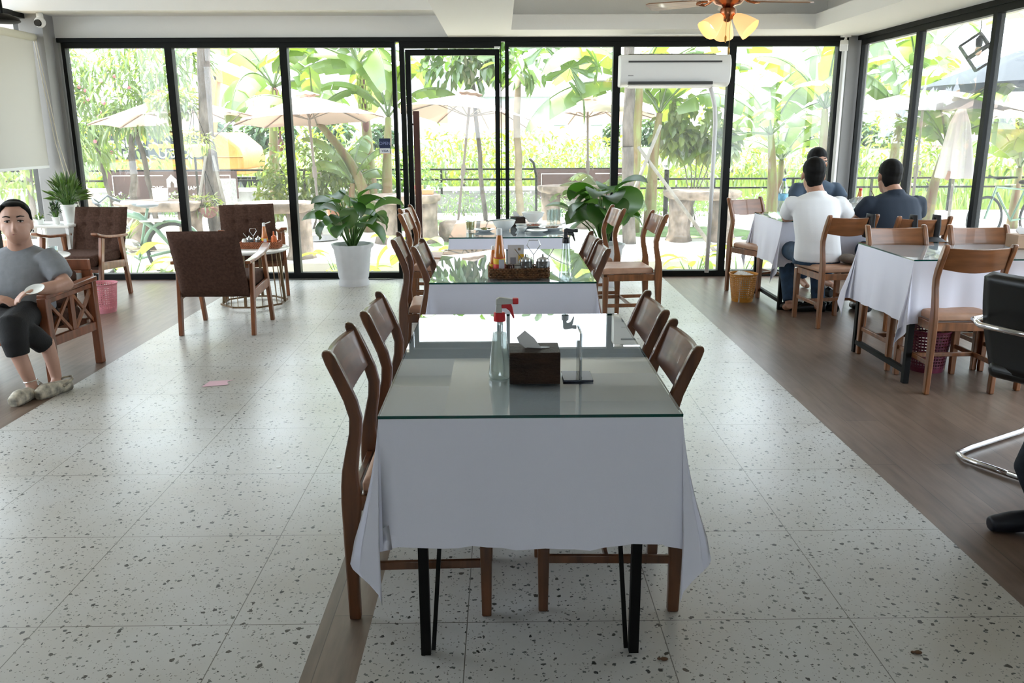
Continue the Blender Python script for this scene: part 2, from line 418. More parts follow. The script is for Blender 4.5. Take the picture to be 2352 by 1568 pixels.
# air conditioner
ac = thing('air_conditioner', 'white wall-mounted split air conditioner hung across the window frame top', 'air conditioner', (1.69, 8.71, 2.045))
prof = [(0, -.15), (-.10, -.15), (-.17, -.12), (-.20, -.06), (-.205, .05), (-.195, .10), (-.16, .145), (0, .15)]
b = MB(); b.loft([[(x, y, z) for y, z in prof] for x in (-.535, .535)]); b.build('casing', white_plastic, ac, bevel=.012)
b = MB(); b.box(-.46, .44, -.212, -.2, .07, .085); b.build('intake_slot', mat('dark_slot', (.05, .05, .05), .6), ac)
b = MB(); b.box(-.455, .36, -.207, -.12, -.132, -.105); b.build('outlet_slot', mat('dark_slot', (.05, .05, .05), .6), ac)
b = MB(); b.obox((-.05, -.17, -.152), (.81, .09, .008), (R(-14), 0, 0)); b.build('louver', mat('pale_louver', (.62, .60, .62), .4), ac, bevel=.002)
b = MB(); b.box(-.46, -.41, -.2075, -.2, -.055, -.047); b.build('badge', mat('grey_badge', (.3, .3, .3), .4), ac)
b = MB()
for k in range(9): b.box(-.44+k*.1, -.43+k*.1, -.15, -.02, .149, .156)
b.box(-.45, .40, -.15, -.02, .149, .153); b.build('top_grille', mat('grille_beige', (.5, .47, .4), .6), ac)
b = MB(); b.tube([(.37, -.05, -.14), (.40, -.04, -.22), (.435, -.03, -.34), (.45, -.02, -.5), (.45, -.02, -1.0), (.44, -.02, -2.0)], [.022]*6, 10)
tag(b.build('refrigerant_pipe', mat('pipe_wrap', (.68, .67, .66), .6), None, smooth=True, loc=(1.69, 8.71, 2.045)), 'pale wrapped pipe dropping from the air conditioner down the window', 'pipe')
# ceiling fan
fan = thing('ceiling_fan', 'bronze ceiling fan with wooden blades and lit glass shades', 'ceiling fan', (1.42, 5.6, 2.72))
copper = mat('copper_bronze', (.35, .13, .06), .25, .9); blade_wood = mat('fan_blade_wood', (.33, .17, .09), .35, var=.3, vs=4, stretch=(1, 12, 1), coat=.3)
b = MB(); b.lathe([(.0, 0), (.07, 0), (.065, -.05), (.02, -.07)], 20); b.build('canopy', copper, fan, smooth=2)
b = MB(); b.tube([(0, 0, -.06), (0, 0, -.36)], .012); b.build('downrod', copper, fan)
b = MB(); b.lathe([(.02, -.34), (.09, -.36), (.115, -.40), (.115, -.44), (.08, -.475), (.03, -.49), (.045, -.50), (.05, -.53), (.04, -.56), (.01, -.58)], 24); b.build('motor_housing', copper, fan, smooth=2)
for k in range(5):
    a = 2*PI*k/5 + R(4)
    mb = MB()
    q = Matrix.Rotation(a, 3, 'Z'); tl = Matrix.Rotation(R(12), 3, 'X')
    def P(x, y, z=0):
        return q @ (tl @ Vector((x, y, z)) + Vector((0, 0, -.455)))
    o_ = [(.17, -.045), (.30, -.058), (.50, -.066), (.53, -.05), (.53, .05), (.50, .066), (.30, .058), (.17, .045)]
    mb.loft([[P(x, y, -.003) for x, y in o_], [P(x, y, .003) for x, y in o_]])
    bl = mb.build('blade', blade_wood, fan)
    mb = MB(); mb.tube([P(.09, 0, .02), P(.13, .02, .0), P(.16, .03, -.006), (P(.2, .0, -.006))], .008); mb.tube([P(.09, 0, .02), P(.13, -.02, .0), P(.16, -.03, -.006), (P(.2, .0, -.006))], .008)
    mb.build('blade_arm', copper, bl)
fanlit = mat('lit_frosted_glass', (.9, .55, .24), .5, emit=.28)
for k, a in enumerate((R(205), R(-35), R(85))):
    d = Vector((math.cos(a), math.sin(a), 0)); r_ = Vector((0, 0, -.545))
    mb = MB(); axis = (d*.75 + Vector((0, 0, -.66))).normalized(); e1 = axis.orthogonal().normalized(); e2 = axis.cross(e1)
    rings = []
    for s_, rr in ((0, .02), (.02, .034), (.06, .05), (.10, .062), (.135, .07)):
        rings.append([r_ + d*.05 + axis*s_ + (e1*math.cos(t_) + e2*math.sin(t_))*rr*(1 + (.05*math.cos(4*t_) if s_ > .05 else 0)) for t_ in [2*PI*j/20 for j in range(20)]])
    mb.loft(rings, cap=False); sh = mb.build('lamp_shade', fanlit, fan, smooth=True)
    mb = MB(); mb.ell(r_ + d*.05 + axis*.07, (.022, .022, .03)); mb.build('bulb', mat('bulb', (1, .75, .45), .5, emit=2), sh)
    mb = MB(); mb.tube([r_ + Vector((0, 0, .01)), r_ + d*.03 + axis*.0, r_ + d*.05 + axis*.02], .014); mb.build('lamp_arm', copper, fan)
for k, (x, ln) in enumerate(((-.012, .10), (.012, .17))):
    mb = MB(); mb.tube([(x, -.03, -.56), (x, -.03, -.56-ln)], .0015, 5); mb.lathe([(.002, -.56-ln), (.007, -.57-ln), (.007, -.59-ln), (.002, -.605-ln)], 10, (x, -.03, 0))
    mb.build('pull_chain', mat('brass', (.5, .3, .08), .3, .8), fan)
# security cameras, spot light
t = thing('security_camera', 'small white dome security camera under the beam in the left corner', 'camera', (-4.32, 8.50, 2.49))
b = MB(); b.tube([(0, 0, .085), (0, 0, .02)], .03, 16); b.ell((0, -.01, 0), (.05, .05, .05)); b.build('housing', white_plastic, t, smooth=True)
b = MB(); b.tube([(0, -.04, -.008), (0, -.065, -.012)], [.034, .030], 16); b.build('lens', mat('lens_black', (.01, .01, .01), .1), t)
t = thing('security_camera', 'white box camera on a bracket on the right corner column', 'camera', (3.33, 8.60, 2.28))
b = MB(); b.obox((-.01, -.02, -.01), (.075, .12, .07), (R(25), 0, R(-20))); b.build('housing', white_plastic, t, bevel=.008)
b = MB(); b.tube([(0, .02, .02), (.03, .05, .06), (.03, .05, .09)], .012); b.box(-.01, .07, .02, .09, .075, .09); b.build('bracket', white_plastic, t)
b = MB(); b.box(3.372, 3.392, 8.675, 8.695, 0, 2.24); tag(b.build('cable_conduit', white_plastic), 'thin white cable conduit running down the right corner column', 'conduit')
# roller blind on the left wall with its cord
t = thing('roller_blind', 'cream roller blind half lowered over the left side window', 'blind', (LX+.13, 7.5, 2.36))
b = MB(); b.tube([(0, 1.03, 0), (0, -.55, 0)], .035, 14); b.build('roller', mat('cream_tube', (.62, .6, .5), .5), t, smooth=True)
def blindcloth():
    m = mat('blind_fabric', (.62, .61, .57), .8); nt = m.node_tree; N = nt.nodes; L = nt.links
    tr = N.new('ShaderNodeBsdfTranslucent'); tr.inputs[0].default_value = (.60, .58, .53, 1)
    mx = N.new('ShaderNodeMixShader'); mx.inputs[0].default_value = .35
    L.new(N['Principled BSDF'].outputs[0], mx.inputs[1]); L.new(tr.outputs[0], mx.inputs[2]); L.new(mx.outputs[0], N['Material Output'].inputs[0]); return m
b = MB(); b.box(-.004, .0, -.53, 1.0, -1.19, 0); b.build('fabric', blindcloth(), t)
b = MB(); b.box(-.012, .006, -.53, 1.0, -1.21, -1.185); b.build('bottom_bar', white_plastic, t, bevel=.003)
b = MB()
for k in (0, 1): b.tube([(-4.42+.02*k, 8.53, 2.34), (-4.33+.03*k, 8.50, 1.4), (-4.20+.05*k, 8.46, .75)], .004, 6)
tag(b.build('blind_cord', mat('cord_beige', (.6, .55, .45), .6)), 'beige blind cord hanging slack beside the left corner column', 'cord')
# dark speaker at far upper left, cube lantern outside
t = thing('wall_speaker', 'dark dish shaped fitting under the ceiling at the far left', 'speaker', (-3.628, 6.6, 2.296))
b = MB(); b.lathe([(.0, .03), (.05, .03), (.11, .0), (.12, -.02), (.10, -.03), (0, -.03)], 24); b.build('body', black_metal, t, smooth=2)
b = MB(); b.tube([(0, 0, .03), (0, 0, 2.95 - 2.296)], .012); b.build('stem', black_metal, t)
t = thing('cube_lantern', 'dark open cube frame pendant lantern hanging outside the right window', 'pendant lamp', (4.2, 7.78, 2.14))
b = MB(); Q = (Quaternion((0, 0, 1), R(-15)) @ Vector((1, 1, 1)).rotation_difference(Vector((0, 0, 1)))).to_matrix(); hh = .092
cs = {(i, j, k): Q @ Vector((i*hh, j*hh, k*hh)) for i in (-1, 1) for j in (-1, 1) for k in (-1, 1)}
for a in cs:
    for bb in cs:
        if a < bb and sum(x != y for x, y in zip(a, bb)) == 1: b.bar(cs[a], cs[bb], .02, .02)
b.build('cube_frame', black_metal, t)
b = MB(); b.tube([(0, 0, .13), (0, 0, .62)], .004, 6); b.build('cord', black_metal, t)
b = MB(); b.lathe([(.008, .14), (.03, .11), (.028, .05), (.02, .04)], 14); b.build('socket', black_metal, t)
b = MB(); b.ell((0, 0, .01), (.03, .03, .042)); b.build('bulb', mat('amber_glass', (.5, .3, .2), .1, trans=.5), t, smooth=True)
# ================================================================ DINING FURNITURE
def make_chair(wd, wd2):
    """facing +y, origin on the floor at the seat centre"""
    t = thing('dining_chair', 'x', 'chair')
    fr = [(0,-.213,.036),(.1,-.214,.038),(.2,-.214,.042),(.32,-.210,.052),(.40,-.206,.062),(.45,-.207,.056),(.50,-.206,.048),(.56,-.196,.042),(.62,-.184,.038),(.667,-.181,.038),(.72,-.194,.040),(.78,-.218,.041),(.83,-.240,.041),(.858,-.252,.036),(.872,-.258,.022)]
    for sx in (-1, 1):
        b = MB(); rings = []
        for z, y, w_ in fr:
            lean = .012 if z > .7 else 0
            x = sx*(.188 + .0*z)
            rings.append([(x-.0145, y-w_/2, z), (x+.0145, y-w_/2, z), (x+.0145, y+w_/2, z), (x-.0145, y+w_/2, z)])
        b.loft(rings); b.build('rear_leg', wd, t, bevel=.006)
    for sx in (-1, 1):
        b = MB(); x = sx*.175
        b.loft([[(x-h, .20-h, z), (x+h, .20-h, z), (x+h, .20+h, z), (x-h, .20+h, z)] for z, h in ((0, .015), (.25, .019), (.405, .021))])
        b.build('front_leg', wd, t, bevel=.004)
    b = MB(); nx = 12
    def br(u, v, off):
        x = lerp(-.176, .176, u); sag = .028*(1-(2*u-1)**2)
        z = lerp(.728 - .022*math.sin(PI*u), .852 - .006*math.sin(PI*u), v)
        y = -.192 - (z-.70)*.37 - sag + off
        return (x, y, z)
    rings = []
    for i in range(nx+1):
        u = i/nx; rings.append([br(u, 0, -.009), br(u, 0, .009), br(u, 1, .009), br(u, 1, -.009)])
    b.loft(rings); b.build('backrest', wd2, t, bevel=.004)
    for sx in (-1, 1):
        b = MB(); x = sx*.186
        b.bar((x, -.19, .395), (sx*.177, .19, .395), .02, .05); b.build('side_rail', wd, t, bevel=.003)
        b = MB(); b.bar((x, -.20, .18), (sx*.175, .19, .18), .014, .028); b.build('stretcher', wd, t, bevel=.003)
    b = MB()
    n = 8
    b.loft([[(lerp(-.155, .155, i/n), y, .42), (lerp(-.155, .155, i/n), y, .372 + .014*math.sin(PI*i/n)), (lerp(-.155, .155, i/n), y+.02, .372 + .014*math.sin(PI*i/n)), (lerp(-.155, .155, i/n), y+.02, .42)] for y in (.19,) for i in range(n+1)])
    b.build('front_rail', wd, t)
    b = MB(); b.box(-.175, .175, -.215, -.195, .372, .42); b.build('rear_rail', wd, t, bevel=.003)
    b = MB(); b.bar((-.18, .0, .18), (.18, 0, .18), .014, .026); b.build('stretcher', wd, t, bevel=.003)
    b = MB()
    def ring(z, k):
        pts = []
        for (x, y) in ((-.172+k, -.175+k), (.172-k, -.175+k), (.185-k, .222-k), (-.185+k, .222-k)): pts.append((x, y, z))
        return pts
    b.loft([ring(.421, .004), ring(.428, 0), ring(.455, 0), ring(.466, .012), ring(.470, .04)]); b.build('seat', tan_vinyl, t, bevel=.008, seg=3)
    return t
cloth_glass_edge = mat('green_glass_edge', (.0, .05, .04), .1)
table_glass = glassmat('table_glass', (.85, .92, .92), .012, 1.2, .05)
def cloth_mesh(hx, hy, zt_, d, seed, flip=1):
    """white cloth over a (2hx by 2hy) top, hanging d below it"""
    rnd = random.Random(seed); b = MB(); NV = 12
    K = [(0, -.10, .03), (.27, .20, .06), (.5, -.02, .10), (.73, .10, .16), (1, .03, -.08)]
    per = []   # perimeter columns: function of r giving xyz
    def side(p0, p1, nrm, n, ph):
        L_ = (p1-p0).length
        for i in range(n):
            u = i/n
            def f(r, u=u, p0=p0, p1=p1, nrm=nrm, L_=L_, ph=ph):
                s_ = u*L_; k = r/d
                amp = .014*k*math.sin(s_*11+ph) + .007*k*math.sin(s_*31+ph*2) + .004*k*math.sin(s_*67+ph) + .02*k
                q = p0.lerp(p1, u) + nrm*(.004 + amp)
                return Vector((q.x, q.y, zt_ - r + .008*k*math.sin(s_*9+ph)))
            per.append((f, d))
    def corner(pc, a, bn, mirror, n=22):
        # a = outward normal of the side we come from, bn = outward normal of the side we go to
        for i in range(n):
            th = i/n
            tt = 1-th if mirror else th
            ang = th*PI/2; rho = d/max(math.cos(ang), math.sin(ang))
            h = interp(K, tt)
            na, nb = (bn, a) if mirror else (a, bn)
            def f(r, h=h, na=na, nb=nb, pc=pc, tt=tt):
                k = min(1, r/(d*.9)); kk = .35+.65*k
                q = pc + na*(.004 + r*h[1]*kk + .02*k) + nb*(.004 + r*h[0]*kk + .02*k*tt)
                return Vector((q.x, q.y, zt_ - r*.985))
            per.append((f, rho))
    X, Y = Vector((1, 0, 0)), Vector((0, 1, 0))
    A, B_, D_, E_ = Vector((-hx, -hy, 0)), Vector((hx, -hy, 0)), Vector((hx, hy, 0)), Vector((-hx, hy, 0))
    nx_, ny_ = int(hx*50), int(hy*50)
    side(A, B_, -Y, nx_, rnd.random()*6); corner(B_, -Y, X, False)
    side(B_, D_, X, ny_, rnd.random()*6); corner(D_, X, Y, True)
    side(D_, E_, Y, nx_, rnd.random()*6); corner(E_, Y, -X, False)
    side(E_, A, -X, ny_, rnd.random()*6); corner(A, -X, -Y, True)
    rings = []
    for j in range(NV+1):
        rings.append([f(rho*j/NV) for f, rho in per])
    b.loft(rings, cap=False)
    n = len(per); b.add([p for p in rings[0]], [tuple(range(n))])
    return b
def make_table(hx, hy, seed, style='v'):
    t = thing('dining_table', 'x', 'table')
    b = MB(); b.box(-hx+.01, hx-.01, -hy+.01, hy-.01, .715, .738); b.build('tabletop', dark_wood, t)
    if style == 'v':
        for sx in (-1, 1):
            for sy in (-1, 1):
                x, y = sx*(hx-.10), sy*(hy-.045)
                b = MB(); b.bar((x, y, .715), (x+sx*.0, y, 0), .028, .028, (0, 1, 0)); b.bar((x-sx*.075, y-sy*.0, .715), (x-sx*.022, y-sy*.0, .012), .012, .014, (0, 1, 0))
                b.build('leg', black_metal, t)
    else:
        for sx in (-1, 1):
            for sy in (-1, 1):
                x, y = sx*(hx-.02), sy*(hy-.03)
                b = MB(); b.bar((x, y, .715), (x, y, 0), .034, .034, (0, 1, 0)); b.build('leg', black_metal, t)
        for sy in (-1, 1):
            b = MB(); b.bar((-hx+.04, sy*(hy-.03), .075), (hx-.04, sy*(hy-.03), .075), .03, .03); b.build('floor_rail', black_metal, t)
    return t
def make_cloth(hx, hy, seed, d=.37):
    return cloth_mesh(hx, hy, .742, d, seed).build('tablecloth', cloth_white, None, smooth=True)
def make_glass(hx, hy):
    b = MB()
    b.cur = 0; b.add([(-hx,-hy,.752),(hx,-hy,.752),(hx,hy,.752),(-hx,hy,.752)], [(0,1,2,3)])
    b.cur = 1
    z0, z1 = .7435, .752
    b.add([(-hx,-hy,z0),(hx,-hy,z0),(hx,hy,z0),(-hx,hy,z0),(-hx,-hy,z1),(hx,-hy,z1),(hx,hy,z1),(-hx,hy,z1)], [(0,1,5,4),(1,2,6,5),(2,3,7,6),(3,0,4,7)])
    return b.build('glass_sheet', [table_glass, cloth_glass_edge])
TABS = [('nearest table in the centre row', .075, 2.79, 0, .405, .635, 'v', 3), ('second table of the centre row', .055, 4.79, 0, .415, .60, 'v', 5), ('farthest table of the centre row by the door', .055, 6.59, 0, .425, .565, 'v', 9),
        ('right hand table in front of the empty chairs', 3.0, 5.245, PI/2, .39, .60, 'u', 12), ('table in the right corner where three men sit', 2.93, 7.40, PI/2, .39, .60, 'u', 21)]
for nm, x, y, rz, hx, hy, st_, sd_ in TABS:
    t = make_table(hx, hy, sd_, st_); t.location = (x, y, 0); t.rotation_euler = (0, 0, rz)
    t['label'] = 'black steel legged dining table, ' + nm; t['group'] = 'dining tables'
    c = make_cloth(hx, hy, sd_); c.location = (x, y, 0); c.rotation_euler = (0, 0, rz); tag(c, 'white cloth draped over the ' + nm, 'tablecloth', 'white tablecloths')
    g = make_glass(hx+.005, hy+.005); g.location = (x, y, 0); g.rotation_euler = (0, 0, rz); tag(g, 'green edged glass sheet laid on the ' + nm, 'glass sheet', 'glass table sheets')
ch_d = make_chair(chair_wood, mat('brown_back_veneer', (.13, .05, .02), .36, var=.4, vs=3, stretch=(1.2, 6, 9), coat=.15)); ch_l = make_chair(chair_wood2, mat('orange_back_veneer', (.20, .075, .026), .32, var=.3, vs=3, stretch=(1.2, 6, 9), coat=.3))
CH = [ # proto, x, y, facing (deg, 0 = +y), label
 (0, -.255, 2.575, -90, 'brown dining chair at the left of the nearest table, the one closer to the viewer', 'chairs in the centre row'),
 (0, -.235, 3.13, -90, 'brown dining chair at the left of the nearest table, farther one with dark curved back', 'chairs in the centre row'),
 (0, .325, 2.60, 90, 'brown dining chair at the right of the nearest table, the one closer to the viewer', 'chairs in the centre row'),
 (0, .325, 3.12, 90, 'brown dining chair at the right of the nearest table, farther one', 'chairs in the centre row'),
 (0, -.225, 4.83, -92, 'dining chair tucked at the left of the second centre table, pushed close in', 'chairs in the centre row'),
 (0, -.39, 5.17, -88, 'dining chair at the left of the second centre table, pulled slightly out', 'chairs in the centre row'),
 (0, .32, 4.72, 90, 'dining chair tucked at the right of the second centre table, near the viewer', 'chairs in the centre row'),
 (0, .315, 5.17, 90, 'dining chair tucked at the right of the second centre table, behind the nearer one', 'chairs in the centre row'),
 (1, .97, 6.55, 96, 'dining chair standing pulled out to the right between centre tables, seat in full view', 'chairs in the centre row'),
 (1, .72, 7.06, 97, 'dining chair at the right of the farthest centre table before the potted plant', 'chairs in the centre row'),
 (1, -.52, 6.73, -92, 'dining chair at the left of the farthest centre table, nearer one', 'chairs in the centre row'),
 (1, -.56, 7.17, -97, 'dining chair at the left of the farthest centre table, beside the door', 'chairs in the centre row'),
 (1, 2.40, 7.80, -155, 'dining chair at the left end of the corner table beside the orange basket', 'chairs at the right'),
 (1, 2.585, 6.55, 8, 'dining chair under the man in the white shirt', 'chairs at the right'),
 (1, 3.09, 6.42, 0, 'dining chair with a black bag slung on its back, behind the man in navy', 'chairs at the right'),
 (1, 2.62, 5.35, 180, 'empty dining chair on the far side of the right hand table, at its left', 'chairs at the right'),
 (1, 3.17, 5.35, 180, 'empty dining chair on the far side of the right hand table, at its right', 'chairs at the right'),
 (1, 2.635, 4.86, 0, 'empty dining chair at the near side of the right hand table, its back to us', 'chairs at the right'),
 (1, 3.20, 4.92, 0, 'dining chair at the near side of the right hand table, cut by the picture edge', 'chairs at the right'),
]
used = [False, False]
for k, x, y, a, lab, grp in CH:
    put((ch_d, ch_l)[k], used[k], (x, y, 0), R(a), lab, grp); used[k] = True
# ================================================================ GARDEN
GZ = -.15
g_conc = mat('garden_concrete', (.66, .65, .61), .9, var=.18, vs=1.2)
g_lawn = mat('lawn_turf', (.12, .20, .06), .95, var=.4, vs=3)
stone = mat('petrified_stone', (.26, .205, .165), .8, var=.5, vs=7, bump=.8, bs=14)
block = mat('grey_block_wall', (.28, .28, .28), .9, var=.25, vs=4, bump=.4, bs=20)
bark = mat('pale_bark', (.13, .11, .095), .9, var=.6, vs=5, stretch=(2, 2, .7), bump=1, bs=18)
pole_wood = mat('bare_pole_wood', (.20, .18, .15), .8, var=.35, vs=6)
fabric_tan = None
b = MB(); b.box(-16, 16, 10.75, 17.5, -.6, GZ); struct(b.build('ground_patio', g_conc))
b = MB(); b.box(-16, 16, -22, -3.4, -.6, -.3); b.box(-16, 4.7, 8.95, 10.74, -.6, -.46); b.box(3.75, 16, -6, 10.74, -.6, -.3); b.box(-16, -4.75, -6, 8.94, -.6, -.3); struct(b.build('ground_planting_bed', mat('bed_soil', (.20, .17, .12), .95, var=.5, vs=5)))
b = MB(); b.add([(-90, 17.5, -.42), (90, 17.5, -.42), (110, 160, -1.2), (-110, 160, -1.2)], [(0,1,2,3)])
struct(b.build('ground_field', mat('field_grass', (.085, .13, .04), .95, var=.45, vs=.35, col2=(.05, .09, .02))))
for x, y, rx, ry in ((-1.6, 15.2, 1.6, 1.0), (3.0, 13.9, 1.3, .8), (-.2, 12.4, .9, .7), (4.9, 12.9, 1.2, .9)):
    b = MB(); rr = random.Random(int(x*10))
    b.add([(rx*math.cos(a)*rr.uniform(.85, 1.1), ry*math.sin(a)*rr.uniform(.85, 1.1), 0) for a in [2*PI*k/26 for k in range(26)]], [tuple(range(26))])
    o = b.build('lawn_patch', g_lawn, None, loc=(x, y, GZ+.006)); tag(o, 'short green turf patch set in the pale patio', 'lawn', 'turf patches', 'stuff')
# low wall and fence
b = MB(); b.box(-14, 2.5, 17.45, 17.65, -.4, .30); wl = struct(b.build('wall_garden', block))
b = MB(); b.box(-14.05, 2.55, 17.40, 17.70, .30, .36); b.build('coping', mat('white_coping', (.7, .7, .68), .8), wl)
def fence(x0, x1, y, rails, zb, label):
    t = thing('metal_fence', label, 'fence', ((x0+x1)/2, y, 0)); cx = (x0+x1)/2
    for z in rails:
        b = MB(); b.box(x0-cx, x1-cx, -.02, .02, z-.018, z+.018); b.build('rail', black_metal, t)
    x = x0
    while x <= x1 + .01:
        b = MB(); b.box(x-cx-.02, x-cx+.02, -.025, .025, zb, rails[0]); b.build('post', black_metal, t); x += 1.6
fence(-14, 2.6, 17.3, (.73, .53), .2, 'black metal rail fence above the low block wall behind the garden')
fence(2.7, 17.1, 17.3, (.52, .34), -.2, 'lower black metal rail fence at the right edge of the garden before the field')
# ---- foliage helpers
def leaves(b, rnd, c, r, n, ll, lw, shell=.55, droop=.3, fold=.25):
    for _ in range(n):
        while True:
            p = Vector((rnd.uniform(-1, 1), rnd.uniform(-1, 1), rnd.uniform(-1, 1)))
            if shell < p.length < 1: break
        q = Vector((c[0]+p.x*r[0], c[1]+p.y*r[1], c[2]+p.z*r[2]))
        d = (p*.7 + Vector((rnd.uniform(-1, 1), rnd.uniform(-1, 1), rnd.uniform(-1, .6)-droop))).normalized()
        sd = d.cross(Vector((0, 0, 1))); sd = (sd if sd.length > .05 else Vector((1, 0, 0))).normalized()
        sd = (sd + Vector((0, 0, rnd.uniform(-.6, .6)))).normalized()
        up = sd.cross(d); s_ = rnd.uniform(.65, 1.25); L_ = ll*s_; W_ = lw*s_
        m = q + d*L_*.45
        m1 = q + d*L_*.25; m2 = q + d*L_*.68 - Vector((0, 0, L_*.05)); u_ = up*W_*fold
        b.add([q, m1+sd*W_*.42+u_, m2+sd*W_*.42+u_, q+d*L_ - Vector((0, 0, L_*.14)), m2-sd*W_*.42+u_, m1-sd*W_*.42+u_, m - up*W_*.03], [(0, 1, 6), (1, 2, 6), (2, 3, 6), (3, 4, 6), (4, 5, 6), (5, 0, 6)])
def wobble_trunk(b, p0, p1, r0, r1, rnd, n=8, amp=.03):
    pts = [Vector(p0).lerp(Vector(p1), i/n) + Vector((rnd.uniform(-amp, amp), rnd.uniform(-amp, amp), 0)) for i in range(n+1)]
    b.tube(pts, [lerp(r0, r1, i/n)*rnd.uniform(.975, 1.025) for i in range(n+1)], 10)
green_a = leafmat('leaf_yellow_green', (.17, .32, .045), (.38, .48, .09), .5)
green_b = leafmat('leaf_mid_green', (.08, .22, .03), (.20, .40, .06), .45)
green_c = leafmat('leaf_dark_green', (.012, .06, .014), (.05, .15, .03), .3, .1)
green_p = leafmat('leaf_pale_green', (.20, .37, .09), (.34, .50, .15), .5)
ban_leaf = leafmat('banana_leaf', (.16, .34, .045), (.32, .50, .10), .55, .12)
ban_stem = mat('banana_stem', (.21, .24, .08), .6, var=.5, vs=3, stretch=(4, 4, .7), col2=(.17, .075, .04))
def banana(x, y, h, n, L_, seed, label, lean=(0, 0), az0=0, bunch=False, W_=.26, z0=GZ, spread=(50, 80), arch=1.0):
    rnd = random.Random(seed)
    t = thing('banana_plant', label, 'banana plant', (x, y, z0), 0, 'banana plants in the garden')
    top = Vector((lean[0], lean[1], h))
    b = MB(); pts = [Vector((0, 0, 0)).lerp(top, i/8) + Vector((lean[0]*.3, lean[1]*.3, 0))*(-(math.sin(PI*i/8))) for i in range(9)]
    b.tube(pts, [lerp(.12, .055, i/8)*(h/2.2)**.3 for i in range(9)], 12); b.build('pseudostem', ban_stem, t, smooth=True)
    lf = MB(); rb = MB()
    for k in range(n):
        az = az0 + 2.4*k + rnd.uniform(-.3, .3)
        el = R(lerp(spread[1], spread[0], k/max(1, n-1)) + rnd.uniform(-8, 8))
        l_ = L_*rnd.uniform(.75, 1.1); d = Vector((math.cos(az)*math.cos(el), math.sin(az)*math.cos(el), math.sin(el)))
        p = top.copy(); hz = Vector((math.cos(az), math.sin(az), 0)); sd = Vector((-math.sin(az), math.cos(az), 0))
        NS = 20; path = [p.copy()]; e = el; g = rnd.uniform(.7, 1.25)*arch
        for i in range(NS):
            e -= R(95)*g/NS*(.35 + 1.3*i/NS)
            p = p + (hz*math.cos(e) + Vector((0, 0, 1))*math.sin(e))*l_/NS; path.append(p.copy())
        rb.tube(path, [lerp(.022, .004, i/NS) for i in range(NS+1)], 5)
        for sg in (-1, 1):
            i = 3; ph = rnd.uniform(.15, .5)
            while i < NS:
                run = rnd.choice((1, 2, 2, 3, 5)); j = min(NS, i+run); dr = ph + rnd.uniform(-.22, .28)
                vs = []
                for q in range(i, j+1):
                    u = (q-3)/(NS-3); wd = W_*max(.02, math.sin(PI*min(1, u*.93+.04))**.55)*(l_/L_)
                    tg = (path[min(q+1, NS)]-path[max(q-1, 0)]).normalized(); nrm = sd.cross(tg)
                    o1 = sd*sg*math.cos(dr) - (nrm if nrm.z > 0 else -nrm)*math.sin(dr)
                    vs += [path[q], path[q] + o1*wd*.55 + tg*.05*wd, path[q] + (o1 - Vector((0, 0, .25)))*wd + tg*.2*wd]
                m = j - i
                lf.add(vs, [(3*a, 3*a+1, 3*a+4, 3*a+3) for a in range(m)] + [(3*a+1, 3*a+2, 3*a+5, 3*a+4) for a in range(m)])
                i = j
    lf.build('leaf_blades', ban_leaf, t, smooth=True); rb.build('midribs', green_p, t, smooth=True)
    if bunch:
        b = MB(); c = top + Vector((.10, -.16, -.15))
        for r_ in range(7):
            for k in range(11):
                a = 2*PI*k/11 + r_*.3; rr = .10 - .005*r_
                p0 = c + Vector((math.cos(a)*rr*.5, math.sin(a)*rr*.5, -.10*r_)); p1 = p0 + Vector((math.cos(a)*.07, math.sin(a)*.07, .0)); p2 = p1 + Vector((math.cos(a)*.01, math.sin(a)*.01, .09))
                b.tube([p0, p1, p2], [.012, .018, .008], 6)
        b.build('fruit_bunch', mat('green_banana', (.32, .42, .06), .5, var=.3), t, smooth=True)
        b = MB(); b.tube([top, c + Vector((0, 0, .1)), c + Vector((0, 0, -.75))], .02, 6); b.ell(c + Vector((0, 0, -.86)), (.06, .06, .13)); b.build('flower_bud', mat('banana_bud', (.13, .04, .035), .6), t, smooth=True)
    return t
banana(-2.33, 15.4, 2.75, 11, 2.5, 3, 'tall banana plant left of the door with a hanging green fruit bunch', (-.12, 0), 2.6, True, .34, spread=(25, 75), arch=1.0)
banana(-1.92, 14.4, 1.85, 6, 1.5, 8, 'leaning banana plant with a reddish stem just left of the door', (.05, .2), .4, W_=.2)
banana(-2.5, 14.2, .8, 6, 1.2, 15, 'young banana plant with upright yellow green leaves beside the leaning stems', (.05, 0), 1.1, W_=.18, spread=(35, 80))
banana(-2.2, 14.2, 1.85, 4, 1.3, 19, 'slanting old banana stem crossing behind the white potted plant', (-.85, .1), 2.2, W_=.18)
banana(-4.2, 16.0, 2.4, 9, 2.4, 23, 'banana plant with broad torn leaves seen between the two left umbrellas', (.1, 0), .4, True, .32, spread=(20, 70))
banana(2.15, 13.9, 2.3, 9, 2.2, 31, 'banana plant beside the rough tree trunk, leaves reaching over the brown umbrella', (.05, 0), 2.9, W_=.3, spread=(15, 70))
banana(2.5, 14.3, 1.9, 7, 1.6, 37, 'second banana plant with pinkish stem beside the rough trunk', (.1, 0), .3, W_=.24)
banana(1.75, 14.6, .55, 6, 1.2, 41, 'low banana plant with pale arching leaves under the brown umbrella', (-.05, 0), 2.3, W_=.2, spread=(25, 65))
banana(4.55, 14.3, 1.55, 9, 1.9, 43, 'banana plant with torn leaves spreading left in the rightmost back window', (-.1, 0), 2.7, W_=.28, spread=(15, 70))
banana(5.25, 14.0, 1.95, 9, 1.8, 47, 'banana plant with one tall upright leaf near the right corner column', (-.05, 0), 1.9, W_=.25, spread=(35, 85), arch=.8)
